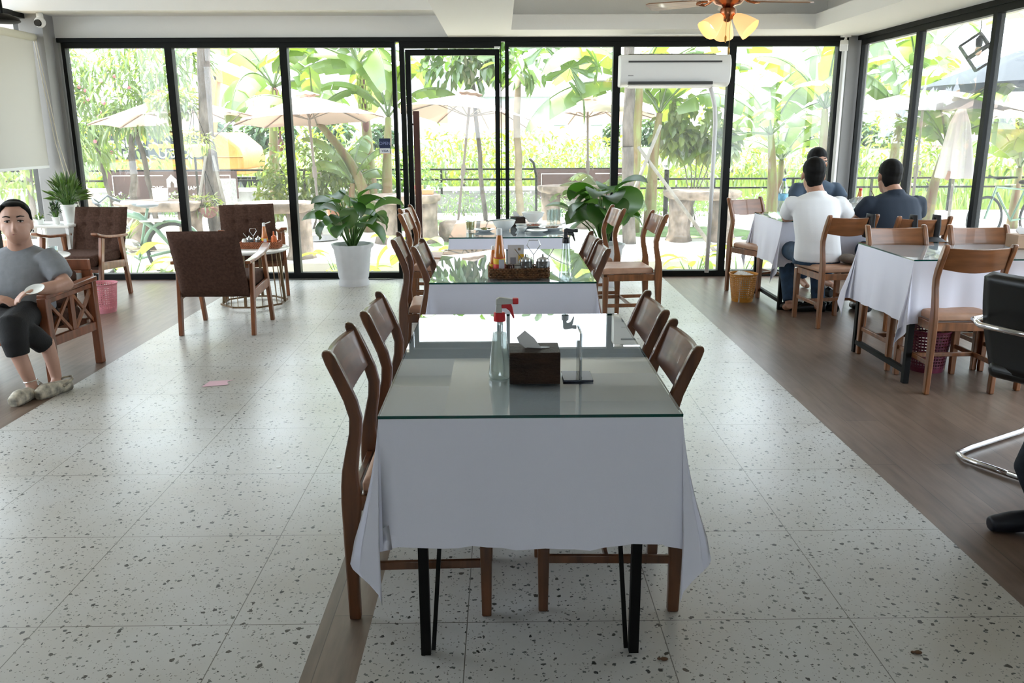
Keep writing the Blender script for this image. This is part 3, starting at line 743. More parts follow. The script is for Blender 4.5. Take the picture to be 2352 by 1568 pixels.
banana(4.95, 15.2, 1.1, 7, 1.4, 53, 'short banana plant behind the seated men', (0, 0), .7, W_=.22)
banana(6.1, 13.4, 1.75, 8, 1.8, 59, 'banana plant just right of the corner column with thick pale stem', (.05, 0), 2.4, W_=.3)
banana(6.6, 13.1, 1.35, 7, 1.5, 61, 'forked banana plant behind the man in navy', (.15, 0), .3, W_=.26)
banana(6.9, 14.6, 2.4, 9, 2.1, 67, 'tall banana plant behind the cream umbrellas at the right', (0, 0), 1.4, W_=.3, spread=(20, 75))
banana(8.6, 14.2, 1.0, 7, 1.5, 71, 'low banana plant behind the closed umbrella at the right', (0, 0), 2.2, W_=.26)
def tree(name, label, cat, x, y, trunk, crowns, lm, n, ll, lw, seed, z0=GZ, flowers=None, barkm=None, droop=.3, shell=.35, group=None):
    rnd = random.Random(seed); t = thing(name, label, cat, (x, y, z0), 0, group)
    b = MB()
    for p0, p1, r0, r1 in trunk: wobble_trunk(b, p0, p1, r0, r1, rnd, amp=.02 if r0 > .03 else .012)
    b.build('trunk', barkm or bark, t, smooth=True)
    b = MB()
    for c, r in crowns: leaves(b, rnd, c, r, n, ll, lw, shell, droop)
    b.build('foliage', lm, t)
    if flowers:
        b = MB()
        for _ in range(flowers[1]):
            c, r = rnd.choice(crowns); a = rnd.uniform(0, 2*PI); e = rnd.uniform(-1, 1)
            q = Vector((c[0]+r[0]*math.cos(a)*math.sqrt(1-e*e), c[1]-abs(r[1]*math.sin(a)*math.sqrt(1-e*e)), c[2]+r[2]*e)); b.ell(q, (flowers[2],)*3, n=6, m=4)
        b.build('blossoms', flowers[0], t)
    return t
pinkf = mat('pink_blossom', (.75, .22, .30), .6); purplef = mat('violet_blossom', (.42, .30, .75), .6)
tree('flowering_tree', 'tall leafy tree with small pink blossoms filling the leftmost back window', 'tree', -6.35, 14.8, [((0, 0, 0), (.1, 0, 1.6), .07, .05), ((.35, .1, 0), (.2, 0, 1.7), .05, .04), ((-.3, 0, 0), (-.5, 0, 1.5), .04, .03)],
     [((-.1, 0, 2.4), (1.25, .9, .8)), ((-.8, .2, 1.7), (.6, .8, .7)), ((.6, .1, 2.9), (.9, .8, .6)), ((.3, 0, 2.0), (.6, .6, .35)), ((-1.2, .2, 2.6), (.7, .7, .7))], green_p, 520, .26, .05, 5, flowers=(pinkf, 46, .032), droop=.5)
tree('shade_tree', 'rough grey tree trunk propped by two bare poles in the second left window', 'tree', -4.2, 12.6, [((.02, 0, 0), (-.03, 0, 1.5), .13, .10), ((-.03, 0, 1.5), (.05, 0, 3.8), .10, .085), ((0, 0, 1.5), (.5, 0, 1.9), .012, .006)],
     [((-.3, .2, 4.3), (1.2, 1.2, .7)), ((-.5, 0, 2.05), (.35, .3, .2))], green_a, 260, .12, .07, 6)
for k, (x0, x1) in enumerate(((-4.55, -4.24), (-3.92, -4.14))):
    b = MB(); b.tube([(x0, 12.25, GZ), (lerp(x0, x1, .5)+.03, 12.38, .5), (x1, 12.5, 1.15)], [.028, .024, .02], 8)
    tag(b.build('prop_pole', pole_wood, None, smooth=True), ('bare bent pole leaning on the left of the grey tree trunk', 'bare pole leaning on the right of the grey tree trunk')[k], 'pole', 'tree props')
tree('leafy_bush', 'yellow green bush under the second umbrella in the left windows', 'bush', -3.35, 14.7, [((0, 0, 0), (0, 0, 1.0), .03, .02), ((.1, 0, 0), (.5, 0, 1.1), .02, .01), ((-.1, 0, 0), (-.4, 0, 1.1), .02, .01)],
     [((0, 0, 1.0), (.75, .6, .62)), ((.6, .1, .9), (.5, .5, .5)), ((-.3, 0, .6), (.6, .5, .4))], green_a, 620, .11, .065, 7)
tree('leafy_bush', 'green bush against the fence beside the banana stems left of the door', 'bush', -1.55, 16.2, [((0, 0, 0), (0, 0, .6), .03, .02)], [((-.1, 0, .6), (.55, .5, .6)), ((-.7, .1, .35), (.5, .4, .4))], green_b, 420, .10, .06, 9)
tree('papaya_tree', 'papaya tree with ringed yellow trunk and lobed leaves right of the door', 'tree', .3, 13.6, [((0, 0, 0), (-.05, 0, 2.45), .065, .05)], [((.05, 0, 2.6), (.5, .5, .3))], green_b, 60, .22, .12, 11, barkm=mat('papaya_bark', (.24, .19, .12), .8, var=.3, vs=6))
def papaya_leaf(c, s_, rot, label):
    b = MB(); pts = []; n = 7
    for k in range(n):
        a = R(-130 + 260*k/(n-1)); 
        for (da, rr) in ((-.17, .35), (-.12, .72), (-.22, .80), (-.05, 1.0), (.06, 1.0), (.20, .78), (.12, .66), (.17, .35)):
            pts.append(((math.sin(a+da)*rr*s_), (math.cos(a+da)*rr*s_), -.25*rr*rr*s_))
    m = Euler(rot).to_matrix(); c0 = (0, 0, 0)
    vs = [m @ Vector(p) for p in [c0] + pts]
    b.add(vs, [(0, i, i+1) for i in range(1, len(pts))]); b.add([m @ Vector((0, 0, .0)), m @ Vector((.012, 0, 0)), m @ Vector((.0, -.7*s_, .1))], [(0, 1, 2)])
    return b
pt = bpy.data.objects['papaya_tree']
for k, (x, z, s_, ry) in enumerate(((.75, 2.55, .42, .3), (.35, 2.85, .4, -.5), (-.35, 2.7, .36, .6), (.95, 2.1, .38, .2), (.15, 2.4, .34, 1.0), (1.15, 2.55, .3, -.3))):
    o = papaya_leaf(None, s_, (R(70), ry+PI*(k % 2)*.15, R(20*k)), '').build('lobed_leaf', green_b, pt); o.location = (x, -.25-.1*(k % 3), z)
tree('broadleaf_tree', 'tree with large drooping leaves seen through the top of the glass door', 'tree', -.25, 14.2, [((0, 0, 0), (-.2, 0, 2.5), .04, .03)], [((-.35, 0, 2.75), (.65, .5, .42)), ((.0, .1, 2.9), (.5, .4, .35))], green_b, 200, .22, .12, 13, droop=.6)
tree('broadleaf_tree', 'rounded small tree with hanging heart shaped leaves in the air conditioner window', 'tree', 3.35, 14.6, [((-.05*k, 0, 0), (-.35+.17*k, 0, 1.5), .012, .008) for k in range(5)], [((-.1, 0, 1.75), (.62, .5, .5)), ((-.4, 0, 1.5), (.36, .4, .32)), ((.25, 0, 1.45), (.40, .4, .32))], green_a, 190, .19, .13, 17, droop=.7, shell=.5)
tree('shade_tree', 'pale patched tree trunk with tied bamboo props in the air conditioner window', 'tree', 1.86, 12.5, [((.03, 0, -.02), (-.02, 0, 1.4), .105, .085), ((-.02, 0, 1.4), (-.08, 0, 3.9), .085, .07)], [((-.1, .1, 4.3), (1.1, 1.1, .6))], green_a, 240, .14, .08, 19)
for k, (p0, p1, lab) in enumerate((((2.95, 11.6, GZ), (1.95, 12.3, 1.25), 'long bamboo prop slanting down to the right from the pale trunk'), ((1.55, 12.0, GZ), (2.25, 12.25, 1.55), 'short bamboo prop tied to the pale trunk at the left'))):
    b = MB(); b.tube([p0, Vector(p0).lerp(Vector(p1), .5), p1], [.03, .026, .024], 8); tag(b.build('prop_pole', pole_wood, None, smooth=True), lab, 'pole', 'tree props')
tree('leafy_tree', 'dense green tree outside the left wall behind the roller blind', 'tree', -8.2, 13.5, [((0, 0, 0), (0, 0, 1.8), .08, .06), ((.8, 0, 0), (.9, 0, 1.8), .05, .04)], [((0, 0, 2.4), (1.6, 1.2, 1.1)), ((.6, .3, 1.2), (1.0, .9, .6)), ((-1, 0, 1.4), (1.2, 1, .8))], green_a, 480, .16, .07, 29)
tree('leafy_tree', 'tall tree with fine leaves at the far right edge beyond the umbrellas', 'tree', 10.2, 14.6, [((0, 0, 0), (0, 0, 2.6), .08, .05)], [((0, 0, 3.1), (1.3, 1, .8)), ((-.6, 0, 2.5), (.8, .7, .5))], green_a, 380, .16, .06, 33)
# violet flowering low shrubs before the wall
rnd = random.Random(77); fl0 = None
spots = [(-9.0, 16.9), (-7.6, 16.8), (-6.3, 16.9), (-.75, 16.85), (-.1, 16.9), (.35, 16.6), (1.0, 16.5), (3.2, 16.2), (3.7, 16.5), (2.7, 16.6), (4.3, 16.6), (5.2, 16.8), (6.3, 16.8)]
for i, (x, y) in enumerate(spots):
    if fl0 is None:
        fl0 = tree('violet_flower_shrub', '', 'shrub', x, y, [((0, 0, 0), (0, 0, .2), .02, .01)], [((0, 0, .22), (.5, .3, .28))], green_b, 420, .09, .02, 55, flowers=(purplef, 16, .018)); o = fl0
    else: o = copy_tree(fl0)
    o.location = (x, y, GZ); o.rotation_euler = (0, 0, i*1.3); o['group'] = 'violet flower shrubs'; o['label'] = 'low shrub with small violet flowers in front of the garden wall'
# reeds and shrubs of the field
b = MB(); rnd = random.Random(4)
for _ in range(9000):
    y = 18 + 20.5*rnd.random()**1.4; x = rnd.uniform(-.75, .85)*y; h = rnd.uniform(.25, .7)*(1.3 if y > 20 else 1); wd = .03 + .012*(y-18)/6
    dx = rnd.uniform(-.2, .2); z = -.45 - .0056*(y-17.5); b.add([(x-wd, y, z), (x+wd, y, z), (x+dx, y, z+h)], [(0, 1, 2)])
tag(b.build('field_reeds', green_a), 'tall yellow green reeds and grass growing over the field beyond the fence', 'grass', None, 'stuff')
rnd = random.Random(14); fb = None
for i, (x, y, s_) in enumerate([(-.9, 21, .9), (.4, 23, .8), (-1.6, 25, 1.0), (1.6, 22, .7), (-5, 24, 1.2), (3.2, 27, .9), (6, 25, .9), (9, 24, 1.0), (12, 26, 1.2), (7.8, 29, 1.0), (-9, 21, 1.2), (-13, 22, 1.5), (-2.6, 20.5, .8), (2.4, 24, .9), (-.2, 26, 1.0), (4.6, 22.5, .8), (1.0, 28, 1.1), (10.5, 21, .9), (14.5, 23, 1.2), (8.6, 26, 1.0)]):
    if fb is None: fb = tree('field_bush', '', 'bush', 0, 0, [((0, 0, 0), (0, 0, .5), .03, .02)], [((0, 0, .6), (.9, .7, .6))], green_a, 420, .14, .06, 66); o = fb
    else: o = copy_tree(fb)
    o.location = (x, y, -.5); o.scale = (s_*1.5, s_*1.5, s_*1.75); o.rotation_euler = (0, 0, i); o['group'] = 'bushes in the field'; o['label'] = 'yellow green bush growing wild in the field beyond the fence'
ft = None
for i in range(22):
    x = -75 + i*7.6 + rnd.uniform(-2, 2); y = 118 + rnd.uniform(-14, 14); s_ = rnd.uniform(2.0, 2.9)
    if ft is None: ft = tree('distant_tree', '', 'tree', 0, 0, [((0, 0, 0), (0, 0, .8), .08, .05)], [((0, 0, .9), (1.4, .8, .75))], leafmat('leaf_bluish_far', (.10, .20, .12), (.2, .3, .16), .3, .02), 420, .36, .26, 88); o = ft
    else: o = copy_tree(ft)
    o.location = (x, y, -1.2); o.scale = (s_,)*3; o.rotation_euler = (0, 0, i*2.1); o['group'] = 'distant tree line'; o['label'] = 'distant rounded tree on the horizon beyond the field'
# ---- parasols
def fabric(name, col, tr=.35, tc=None):
    m = mat(name, col, .9); nt = m.node_tree; N = nt.nodes; L = nt.links
    t = N.new('ShaderNodeBsdfTranslucent'); t.inputs[0].default_value = tuple(tc or col) + (1,); mx = N.new('ShaderNodeMixShader'); mx.inputs[0].default_value = tr
    L.new(N['Principled BSDF'].outputs[0], mx.inputs[1]); L.new(t.outputs[0], mx.inputs[2]); L.new(mx.outputs[0], N['Material Output'].inputs[0]); return m
rust = fabric('faded_rust_canvas', (.62, .48, .42), .12, (.42, .19, .13)); cream = fabric('cream_canvas', (.60, .56, .55), .14, (.42, .30, .25)); navy = fabric('grey_blue_canvas', (.022, .03, .04), .15)
def parasol(x, y, rad, edge, top, fab, label, seg=8, tilt=(0, 0), rot=.2, vent=True):
    t = thing('garden_parasol', label, 'umbrella', (x, y, GZ), 0, 'open garden parasols'); t.rotation_euler = (tilt[0], tilt[1], rot)
    b = MB(); e_, tp = edge-GZ, top-GZ; N_ = seg*4
    def pt(i, v):
        a = 2*PI*i/N_; ph = (i % 4)/4; rr = rad*(math.cos(PI/seg)/math.cos((ph-.5)*2*PI/seg)); sag = -.05*math.sin(PI*ph)*v*(1-v)*4*.6
        return Vector((math.cos(a)*rr*v, math.sin(a)*rr*v, lerp(tp, e_, v**1.12) + sag + .02*math.sin(PI*ph)*v))
    for j in range(5):
        v0, v1 = .10 + .9*j/5, .10 + .9*(j+1)/5
        b.add([pt(i, v) for v in (v0, v1) for i in range(N_)], [(i, (i+1) % N_, N_+(i+1) % N_, N_+i) for i in range(N_)])
    b.build('canopy', fab, t, smooth=True)
    if vent:
        b = MB(); b.add([(0, 0, tp+.07)] + [pt(i, .17)+Vector((0, 0, .05)) for i in range(N_)], [(0, 1+i, 1+(i+1) % N_) for i in range(N_)]); b.build('vent_cap', fab, t)
    b = MB(); b.tube([(0, 0, 0), (0, 0, tp-.02)], .02, 10); b.build('pole', mat('bronze_pole', (.18, .15, .13), .5), t)
    b = MB(); b.tube([(0, 0, .95), (0, 0, 1.12)], .035, 10); b.tube([(0, 0, 1.02), (.09, 0, 1.02), (.09, 0, .96)], .01, 6); b.build('crank', mat('bronze_pole', (.18, .15, .13), .5), t)
    b = MB(); b.lathe([(.0, .09), (.22, .07), (.25, .0)], 20); b.build('base', mat('base_concrete', (.3, .3, .3), .8), t)
    for k in range(seg):
        b = MB(); b.bar(pt(k*4, .08)-Vector((0, 0, .015)), pt(k*4, .99)-Vector((0, 0, .012)), .014, .014); b.bar((0, 0, lerp(tp, e_, .95)), pt(k*4, .5)-Vector((0, 0, .015)), .012, .012); b.build('rib', mat('bronze_pole', (.18, .15, .13), .5), t)
parasol(-4.9, 13.4, 1.22, 1.66, 2.02, rust, 'faded parasol with rusty underside, farthest left behind the grey trunk', rot=.3, tilt=(R(-4), R(-3)))
parasol(-2.78, 13.1, 1.13, 1.64, 2.02, rust, 'faded parasol with rusty underside left of the door before the banana plants', rot=.1, tilt=(R(-4), R(-3)))
parasol(-.72, 13.6, 1.16, 1.70, 2.08, rust, 'bleached white parasol seen through the glass door', rot=.5, tilt=(R(-3), R(9)))
parasol(1.52, 14.9, 1.24, 1.68, 2.02, rust, 'wide parasol with rusty pink underside right of the door', rot=.2, tilt=(R(-4), 0))
parasol(6.1, 12.6, 1.30, 1.72, 2.03, cream, 'cream parasol nearest the right corner column', rot=.4)
parasol(8.5, 13.4, 1.45, 1.64, 2.04, cream, 'cream parasol cut by the right edge of the picture', rot=.1)
parasol(7.2, 10.4, 2.1, 1.97, 2.72, navy, 'large grey blue parasol above the cream ones at the right', rot=.25, vent=False)
t = thing('closed_parasol', 'closed white parasol with folded cloth standing at the right outside', 'umbrella', (6.35, 12.0, GZ))
b = MB(); b.tube([(0, 0, 0), (0, 0, 1.95)], .02, 10); b.build('pole', mat('bronze_pole', (.18, .15, .13), .5), t)
b = MB(); b.lathe([(.05, 1.9), (.12, 1.7), (.17, 1.3), (.20, .98), (.19, .96)], 40, cap=False, wob=lambda a, z: 1 + .28*math.sin(6*a)*min(1, (1.9-z)*1.2) + .1*math.sin(13*a)); b.build('folded_canopy', cream, t, smooth=True)
b = MB(); b.obox((-.13, -.1, 1.0), (.05, .03, .12), (0, .3, 0)); b.build('tie_strap', mat('brown_strap', (.35, .2, .15), .8), t)
# ---- stone tables, stools and things on them
def stone_table(x, y, w_, d_, h, label, rz=0, seed=1, legs=2):
    rnd = random.Random(seed); t = thing('stone_garden_table', label, 'table', (x, y, GZ), rz, 'petrified stone garden tables')
    b = MB(); n = 22; o = [(w_/2*math.cos(a)*abs(math.cos(a))**-.35*rnd.uniform(.9, 1.06), d_/2*math.sin(a)*rnd.uniform(.9, 1.08)) for a in [2*PI*(k+.5)/n for k in range(n)]]
    b.loft([[(px*k, py*k, z) for px, py in o] for z, k in ((h-.13, .82), (h-.08, .97), (h-.02, 1.0), (h, .97))]); b.build('slab_top', stone, t, smooth=2)
    for k in range(legs):
        lx = (k-.5)*w_*.55 if legs == 2 else 0
        b = MB(); b.lathe([(.20, 0), (.155, .12), (.15, h*.55), (.17, h-.12)], 14, (lx, 0, 0), sx=1.0, sy=1.1, wob=lambda a, z: 1+.12*math.sin(3*a+k)+.06*math.sin(7*a+z*6)); b.build('stump_leg', stone, t, smooth=True)
    return t
stone_table(-1.42, 12.75, 1.05, .7, .72, 'pale petrified stone table standing on a tree-like leg behind the glass door', .1, 3)
stone_table(3.0, 12.75, 1.15, .75, .76, 'pale petrified stone table with two rough legs in the air conditioner window', -.1, 5)
stone_table(-2.95, 11.2, 1.0, .7, .74, 'petrified stone table behind the potted plant at the left', .1, 7)
stone_table(1.15, 14.6, 1.1, .7, .72, 'petrified stone table behind the right potted plant below the banner', .05, 9)
stone_table(-4.75, 12.0, 1.3, .8, .70, 'petrified stone table behind the bicycle with a white pot on it', .1, 11)
for x, y, s_, lab in ((-.75, 13.0, 1, 'rounded pale stone stool beside the table behind the door'), (-4.0, 11.4, .8, 'cut stone block lying outside the left window')):
    b = MB(); b.lathe([(.19, 0), (.22, .12), (.2, .26), (.12, .3)], 14, wob=lambda a, z: 1+.1*math.sin(3*a)); o = b.build('stone_stool', stone, None, smooth=True, loc=(x, y, GZ)); o.scale = (s_, s_, s_); tag(o, lab, 'stool', 'stone stools')
b = MB(); b.loft([[(x, y_, z) for y_, z in ((-.12, 0), (.12, 0), (.11, .17), (-.08, .2))] for x in (-.42, .0, .40)])
tag(b.build('stone_slab', stone, None, bevel=.02, loc=(-3.62, 9.55, -.24), rz=-.1), 'grey stone slab lying in the bed just outside the left window', 'stone')
t = thing('condiment_tray', 'orange wooden condiment tray on the stone table outside the door', 'tray', (-1.18, 12.75, .57))
b = MB(); b.box(-.17, .17, -.1, .1, 0, .07); b.build('tray', mat('orange_wood', (.55, .27, .12), .6), t, bevel=.005)
for k, (x, c) in enumerate(((-.1, (.6, .1, .08)), (0, (.6, .5, .1)), (.1, (.7, .4, .5)))):
    b = MB(); b.tube([(x, 0, .06), (x, 0, .13)], .025, 10); b.build('jar', mat('jar%d' % k, c, .4), t)
b = MB(); b.lathe([(.09, 0), (.10, .02), (.105, .16), (.11, .17)], 16, sx=1, sy=1); tag(b.build('white_pot', white_ceramic, None, smooth=2, loc=(-4.75, 12.0, .551)), 'square white flower pot standing on the stone table behind the bicycle', 'pot')
b = MB(); b.box(-.16, .16, -.16, .16, 0, .80); tag(b.build('granite_pillar', mat('granite_grey', (.42, .42, .42), .8, var=.3, vs=30), None, bevel=.01, loc=(-5.0, 15.6, GZ)), 'square grey granite pillar right of the grey tree trunk', 'pillar')
b = MB(); b.lathe([(.16, 0), (.24, .25), (.26, .5), (.2, .78), (.1, .98), (.03, 1.05)], 20); tag(b.build('clay_jar', mat('pale_clay', (.36, .29, .24), .8, var=.2), None, smooth=True, loc=(-5.75, 11.7, GZ)), 'tall pale clay jar beside the left corner column outside', 'jar')
def hangpot(x, y, z, r, m, lm, label, zt_):
    t = thing('hanging_planter', label, 'planter', (x, y, z), 0, 'hanging planters')
    b = MB(); b.lathe([(.02, -r*1.1), (r*.6, -r*.9), (r*.95, -.35*r), (r, 0), (r*.92, 0)], 18); b.build('pot', m, t, smooth=True)
    b = MB(); leaves(b, random.Random(int(x*7)), (0, 0, .05), (r*1.6, r*1.4, r*.9), 160, .12, .02, .1, .1); b.build('foliage', green_a, t)
    b = MB()
    for a in (0, 2.1, 4.2): b.tube([(r*math.cos(a), r*math.sin(a), 0), (0, 0, zt_)], .004, 4)
    b.build('hanger', black_metal, t)
hangpot(-4.15, 11.9, 1.32, .16, mat('lime_pot', (.5, .55, .2), .6), green_a, 'pale green hanging planter at the left of the grey trunk', .5)
hangpot(-4.10, 12.0, .46, .14, mat('brown_pot', (.16, .06, .05), .5), green_a, 'brown hanging planter low beside the grey trunk', .5)
for x, y, lab in ((-3.75, 12.6, 'terracotta pot with leafy plant near the grey trunk'), (-3.2, 16.3, 'terracotta pot standing by the low garden wall'), (-6.4, 11.0, 'terracotta pot outside the left corner')):
    t = thing('terracotta_pot', lab, 'pot', (x, y, GZ), 0, 'terracotta pots')
    b = MB(); b.lathe([(.10, 0), (.15, .24), (.17, .25), (.17, .30), (.14, .30)], 18); b.build('pot', mat('terracotta', (.45, .18, .11), .8), t, smooth=2)
    b = MB(); leaves(b, random.Random(3), (0, 0, .4), (.2, .2, .16), 80, .14, .04, .1, .1); b.build('foliage', green_b, t)
t = thing('bollard_lamp', 'short dark garden lamp post with a capped top beside the banana stems', 'lamp', (2.95, 15.3, GZ))
b = MB(); b.tube([(0, 0, 0), (0, 0, .95)], .045, 10); b.build('post', black_metal, t); b = MB(); b.lathe([(.05, .95), (.09, 1.0), (.1, 1.03), (.03, 1.10)], 12); b.build('cap', steel, t, smooth=2)
for x, z1, b1, lab in ((.0, 1.0, .12, 'curved dark iron rod with hooked top near the banner'), (-5.35, 1.1, 0, 'dark slender post right of the grey trunk')):
    b = MB(); b.tube([(x, 15.2, GZ), (x, 15.2, z1*.7), (x-b1*.4, 15.2, z1*.93), (x-b1, 15.2, z1)], .022, 8); tag(b.build('iron_rod', black_metal, None, smooth=True), lab, 'post')
bpy.data.objects['iron_rod'].location.x = .62
# ---- banners
def banner(xc, y, w_, h, zc, label):
    t = thing('cafe_banner', label, 'banner', (xc, y, zc), 0, 'brown cafe banners')
    b = MB(); b.grid(lambda u, v: (lerp(-w_/2, w_/2, u), .012*math.sin(u*17)*math.sin(v*5+u*3), lerp(-h/2, h/2, v)), 30, 8); b.build('cloth', mat('brown_banner', (.060, .030, .028), .7, var=.25, vs=3), t, smooth=True)
    wh = mat('banner_white', (.75, .73, .70), .7); yy = -.03
    b = MB(); e = .012
    for x0, x1, z0, z1 in ((-w_*.45, -.16, h*.34, h*.34+e), (.16, w_*.45, h*.34, h*.34+e), (-w_*.45, -w_*.45+e, -h*.38, h*.34), (w_*.45-e, w_*.45, -h*.38, h*.34)): b.box(x0, x1, yy-.002, yy+.002, z0, z1)
    b.build('border_line', wh, t)
    b = MB(); s_ = .1; o = [(-s_, -.08), (-s_, .07), (0, .17), (s_, .07), (s_, -.08), (.045, -.08), (.045, -.01), (0, .05), (-.03, -.01), (-.03, -.08)]
    b.add([(x, yy, z+.04) for x, z in o], [(0, 1, 2, 7, 8, 9), (2, 3, 4, 5, 6, 7)]); b.build('house_icon', wh, t)
    text('HOME', .115, wh, t, (-.33, yy, -.06), (PI/2, 0, 0)); text('CHAMP', .115, wh, t, (.37, yy, -.06), (PI/2, 0, 0))
    text('Coffee & Restaurant', .07, wh, t, (0, yy, -.17), (PI/2, 0, 0), 'small_lettering')
banner(-6.55, 17.2, 2.6, .54, .45, 'brown cafe banner with white house sign on the fence behind the bicycle')
banner(1.72, 17.2, 2.05, .60, .43, 'brown cafe banner with white house sign hanging on the fence right of the door')
# ---- excavator
t = thing('excavator', 'yellow excavator parked beyond the fence with black and white lettering', 'excavator', (-9.4, 26, -.6))
yel = mat('machine_yellow', (.50, .24, .05), .5, var=.15); dk = mat('machine_black', (.03, .035, .04), .6); whp = mat('machine_white', (.8, .8, .8), .6)
b = MB(); b.loft([[(x, y, z) for x, z in ((-1.95, .98), (2.0, .98), (2.05, 1.3), (1.95, 1.62), (1.45, 2.05), (-.1, 2.05), (-.1, 2.2), (-1.95, 2.1))] for y in (-1.2, 1.2)]); b.build('engine_cover', yel, t, bevel=.08, seg=3)
b = MB(); b.box(-1.9, 1.25, -1.225, -1.2, 1.32, 1.98); b.build('side_band', dk, t)
b = MB(); b.box(-.6, .95, -1.24, -1.22, 1.62, 1.74); b.build('yellow_stripe', yel, t, bevel=.01)
b = MB(); b.box(-2.0, 2.1, -1.23, 1.2, .88, 1.02); b.box(1.3, 2.05, -1.235, -1.2, 1.36, 1.40); b.build('skirt', yel, t, bevel=.03)
text('3200', .36, whp, t, (.35, -1.25, 1.47), (PI/2, 0, 0)); text('CA', .32, whp, t, (1.05, -1.25, 1.47), (PI/2, 0, 0)); text('U', .40, whp, t, (-.22, -1.25, 1.47), (PI/2, 0, 0))
b = MB()
for x, z, w_, h in ((-1.62, 1.74, .12, .2), (-1.47, 1.76, .1, .16), (-1.33, 1.73, .13, .22), (-1.18, 1.75, .1, .17), (-1.60, 1.47, .14, .2), (-1.43, 1.48, .1, .2), (-1.28, 1.46, .12, .16), (-1.14, 1.48, .1, .2)): b.box(x-w_/2, x+w_/2, -1.245, -1.23, z-h/2, z+h/2)
b.build('worn_lettering', whp, t, bevel=.02)
b = MB(); b.loft([[(x, y, z) for x, z in ((-.35, 2.1), (.9, 2.1), (.85, 2.75), (.7, 2.85), (-.3, 2.85))] for y in (-1.1, -.1)]); b.build('cab', mat('cab_glass_grey', (.45, .5, .52), .3), t, bevel=.05)
b = MB(); b.loft([[(x, y, z) for x, z in ((.5, 1.9), (.85, 1.9), (1.15, 3.6), (.95, 3.9), (.75, 3.4))] for y in (-.1, .3)]); b.loft([[(x, y, z) for x, z in ((.95, 3.55), (1.1, 3.9), (3.0, 3.1), (2.9, 2.85))] for y in (-.1, .3)]); b.build('boom', yel, t, bevel=.03)
for y in (-1.3, .8):
    b = MB(); b.loft([[(x, yy, z) for x, z in ((-1.7, 0), (1.7, 0), (2.0, .3), (1.8, .7), (-1.8, .7), (-2.0, .3))] for yy in (y, y+.5)]); b.build('track', dk, t, bevel=.05)
# ---- distant house
hw = mat('house_white', (.42, .42, .44), .8); hwin = mat('house_window', (.25, .29, .33), .2); hroof = mat('house_roof', (.5, .5, .52), .8)
t = thing('white_house', 'large white house with tall windows far beyond the field', 'house', (1.0, 46, -1.0))
b = MB(); b.box(-5.6, -2.4, 0, 6, 0, 5.4); b.box(-2.4, 3.6, .8, 7, 0, 4.2); b.build('walls', hw, t)
b = MB(); b.loft([[(-5.9, -.3, 5.4), (-2.1, -.3, 5.4), (-2.1, 6.3, 5.4), (-5.9, 6.3, 5.4)], [(-4.6, 2.5, 6.6), (-3.4, 2.5, 6.6), (-3.4, 3.5, 6.6), (-4.6, 3.5, 6.6)]]); b.build('roof', hroof, t)
b = MB(); b.loft([[(-2.6, .4, 4.2), (4.0, .4, 4.2), (4.0, 7.3, 4.2), (-2.6, 7.3, 4.2)], [(-1.2, 3, 5.2), (2.6, 3, 5.2), (2.6, 4.5, 5.2), (-1.2, 4.5, 5.2)]]); b.build('roof', hroof, t)
for x, y, z, w_, h in ((-4.0, 0, 3.2, .6, 1.8), (-5.0, 0, 3.6, .5, .7), (-3.0, 0, 3.6, .5, .7), (.9, .8, 2.9, .9, .7), (2.4, .8, 2.9, .9, .7), (-1.2, .8, 2.9, .9, .7)):
    b = MB(); b.box(x-w_/2, x+w_/2, y-.05, y+.02, z, z+h); o = b.build('window_frame', hwin, t); b = MB(); b.box(x-.03, x+.03, y-.08, y-.05, z, z+h); b.box(x-w_/2, x+w_/2, y-.08, y-.05, z+h/2-.03, z+h/2+.03); b.build('mullion', hw, o)
t = thing('white_gate_wall', 'white walled entrance with pillars in front of the far house', 'wall', (3.6, 40, -.9))
b = MB(); b.box(-2.6, 2.2, 0, .3, 0, 1.6); b.build('wall', hw, t)
for x in (-2.6, -.9, .8, 2.2):
    b = MB(); b.box(x-.25, x+.25, -.2, .4, 0, 2.6); b.box(x-.32, x+.32, -.27, .47, 2.6, 2.75); b.build('pillar', hw, t)
t = thing('pink_house', 'small pink roofed house on the horizon at the right', 'house', (38.407, 70, -0.268))
b = MB(); b.box(-2.6, 2.6, 0, 3, -2.0, .4); b.build('walls', mat('pink_wall', (.6, .3, .42), .8), t); b = MB(); b.loft([[(-3, -.3, .4), (3, -.3, .4), (3, 3.3, .4), (-3, 3.3, .4)], [(-1.6, 1.5, 1.5), (1.6, 1.5, 1.5), (1.6, 1.6, 1.5), (-1.6, 1.6, 1.5)]]); b.build('roof', mat('pink_roof', (.6, .35, .33), .8), t)
# ---- bicycle just outside the left window
t = thing('bicycle', 'mint green bicycle with grey saddle parked outside the left window', 'bicycle', (-4.50, 10.5, -.28), 0)
mint = mat('mint_paint', (.17, .29, .20), .35, coat=.4); rub = mat('tyre_rubber', (.04, .04, .04), .8)
for x in (-.55, .45):
    b = MB(); b.tube([(x+.33*math.cos(a), 0, .34+.33*math.sin(a)) for a in [2*PI*k/30 for k in range(31)]], .024, 8, cap=False); wl = b.build('wheel', rub, t, smooth=True)
    b = MB()
    for k in range(12): b.tube([(x, 0, .34), (x+.31*math.cos(PI*k/6), 0, .34+.31*math.sin(PI*k/6))], .002, 4)
    b.build('spokes', chrome, wl)
    b = MB(); b.tube([(x+.36*math.cos(a), 0, .34+.36*math.sin(a)) for a in [R(20)+R(150)*k/12 for k in range(13)]], .02, 6, sq=2.0); b.build('mudguard', mint, t, smooth=True)
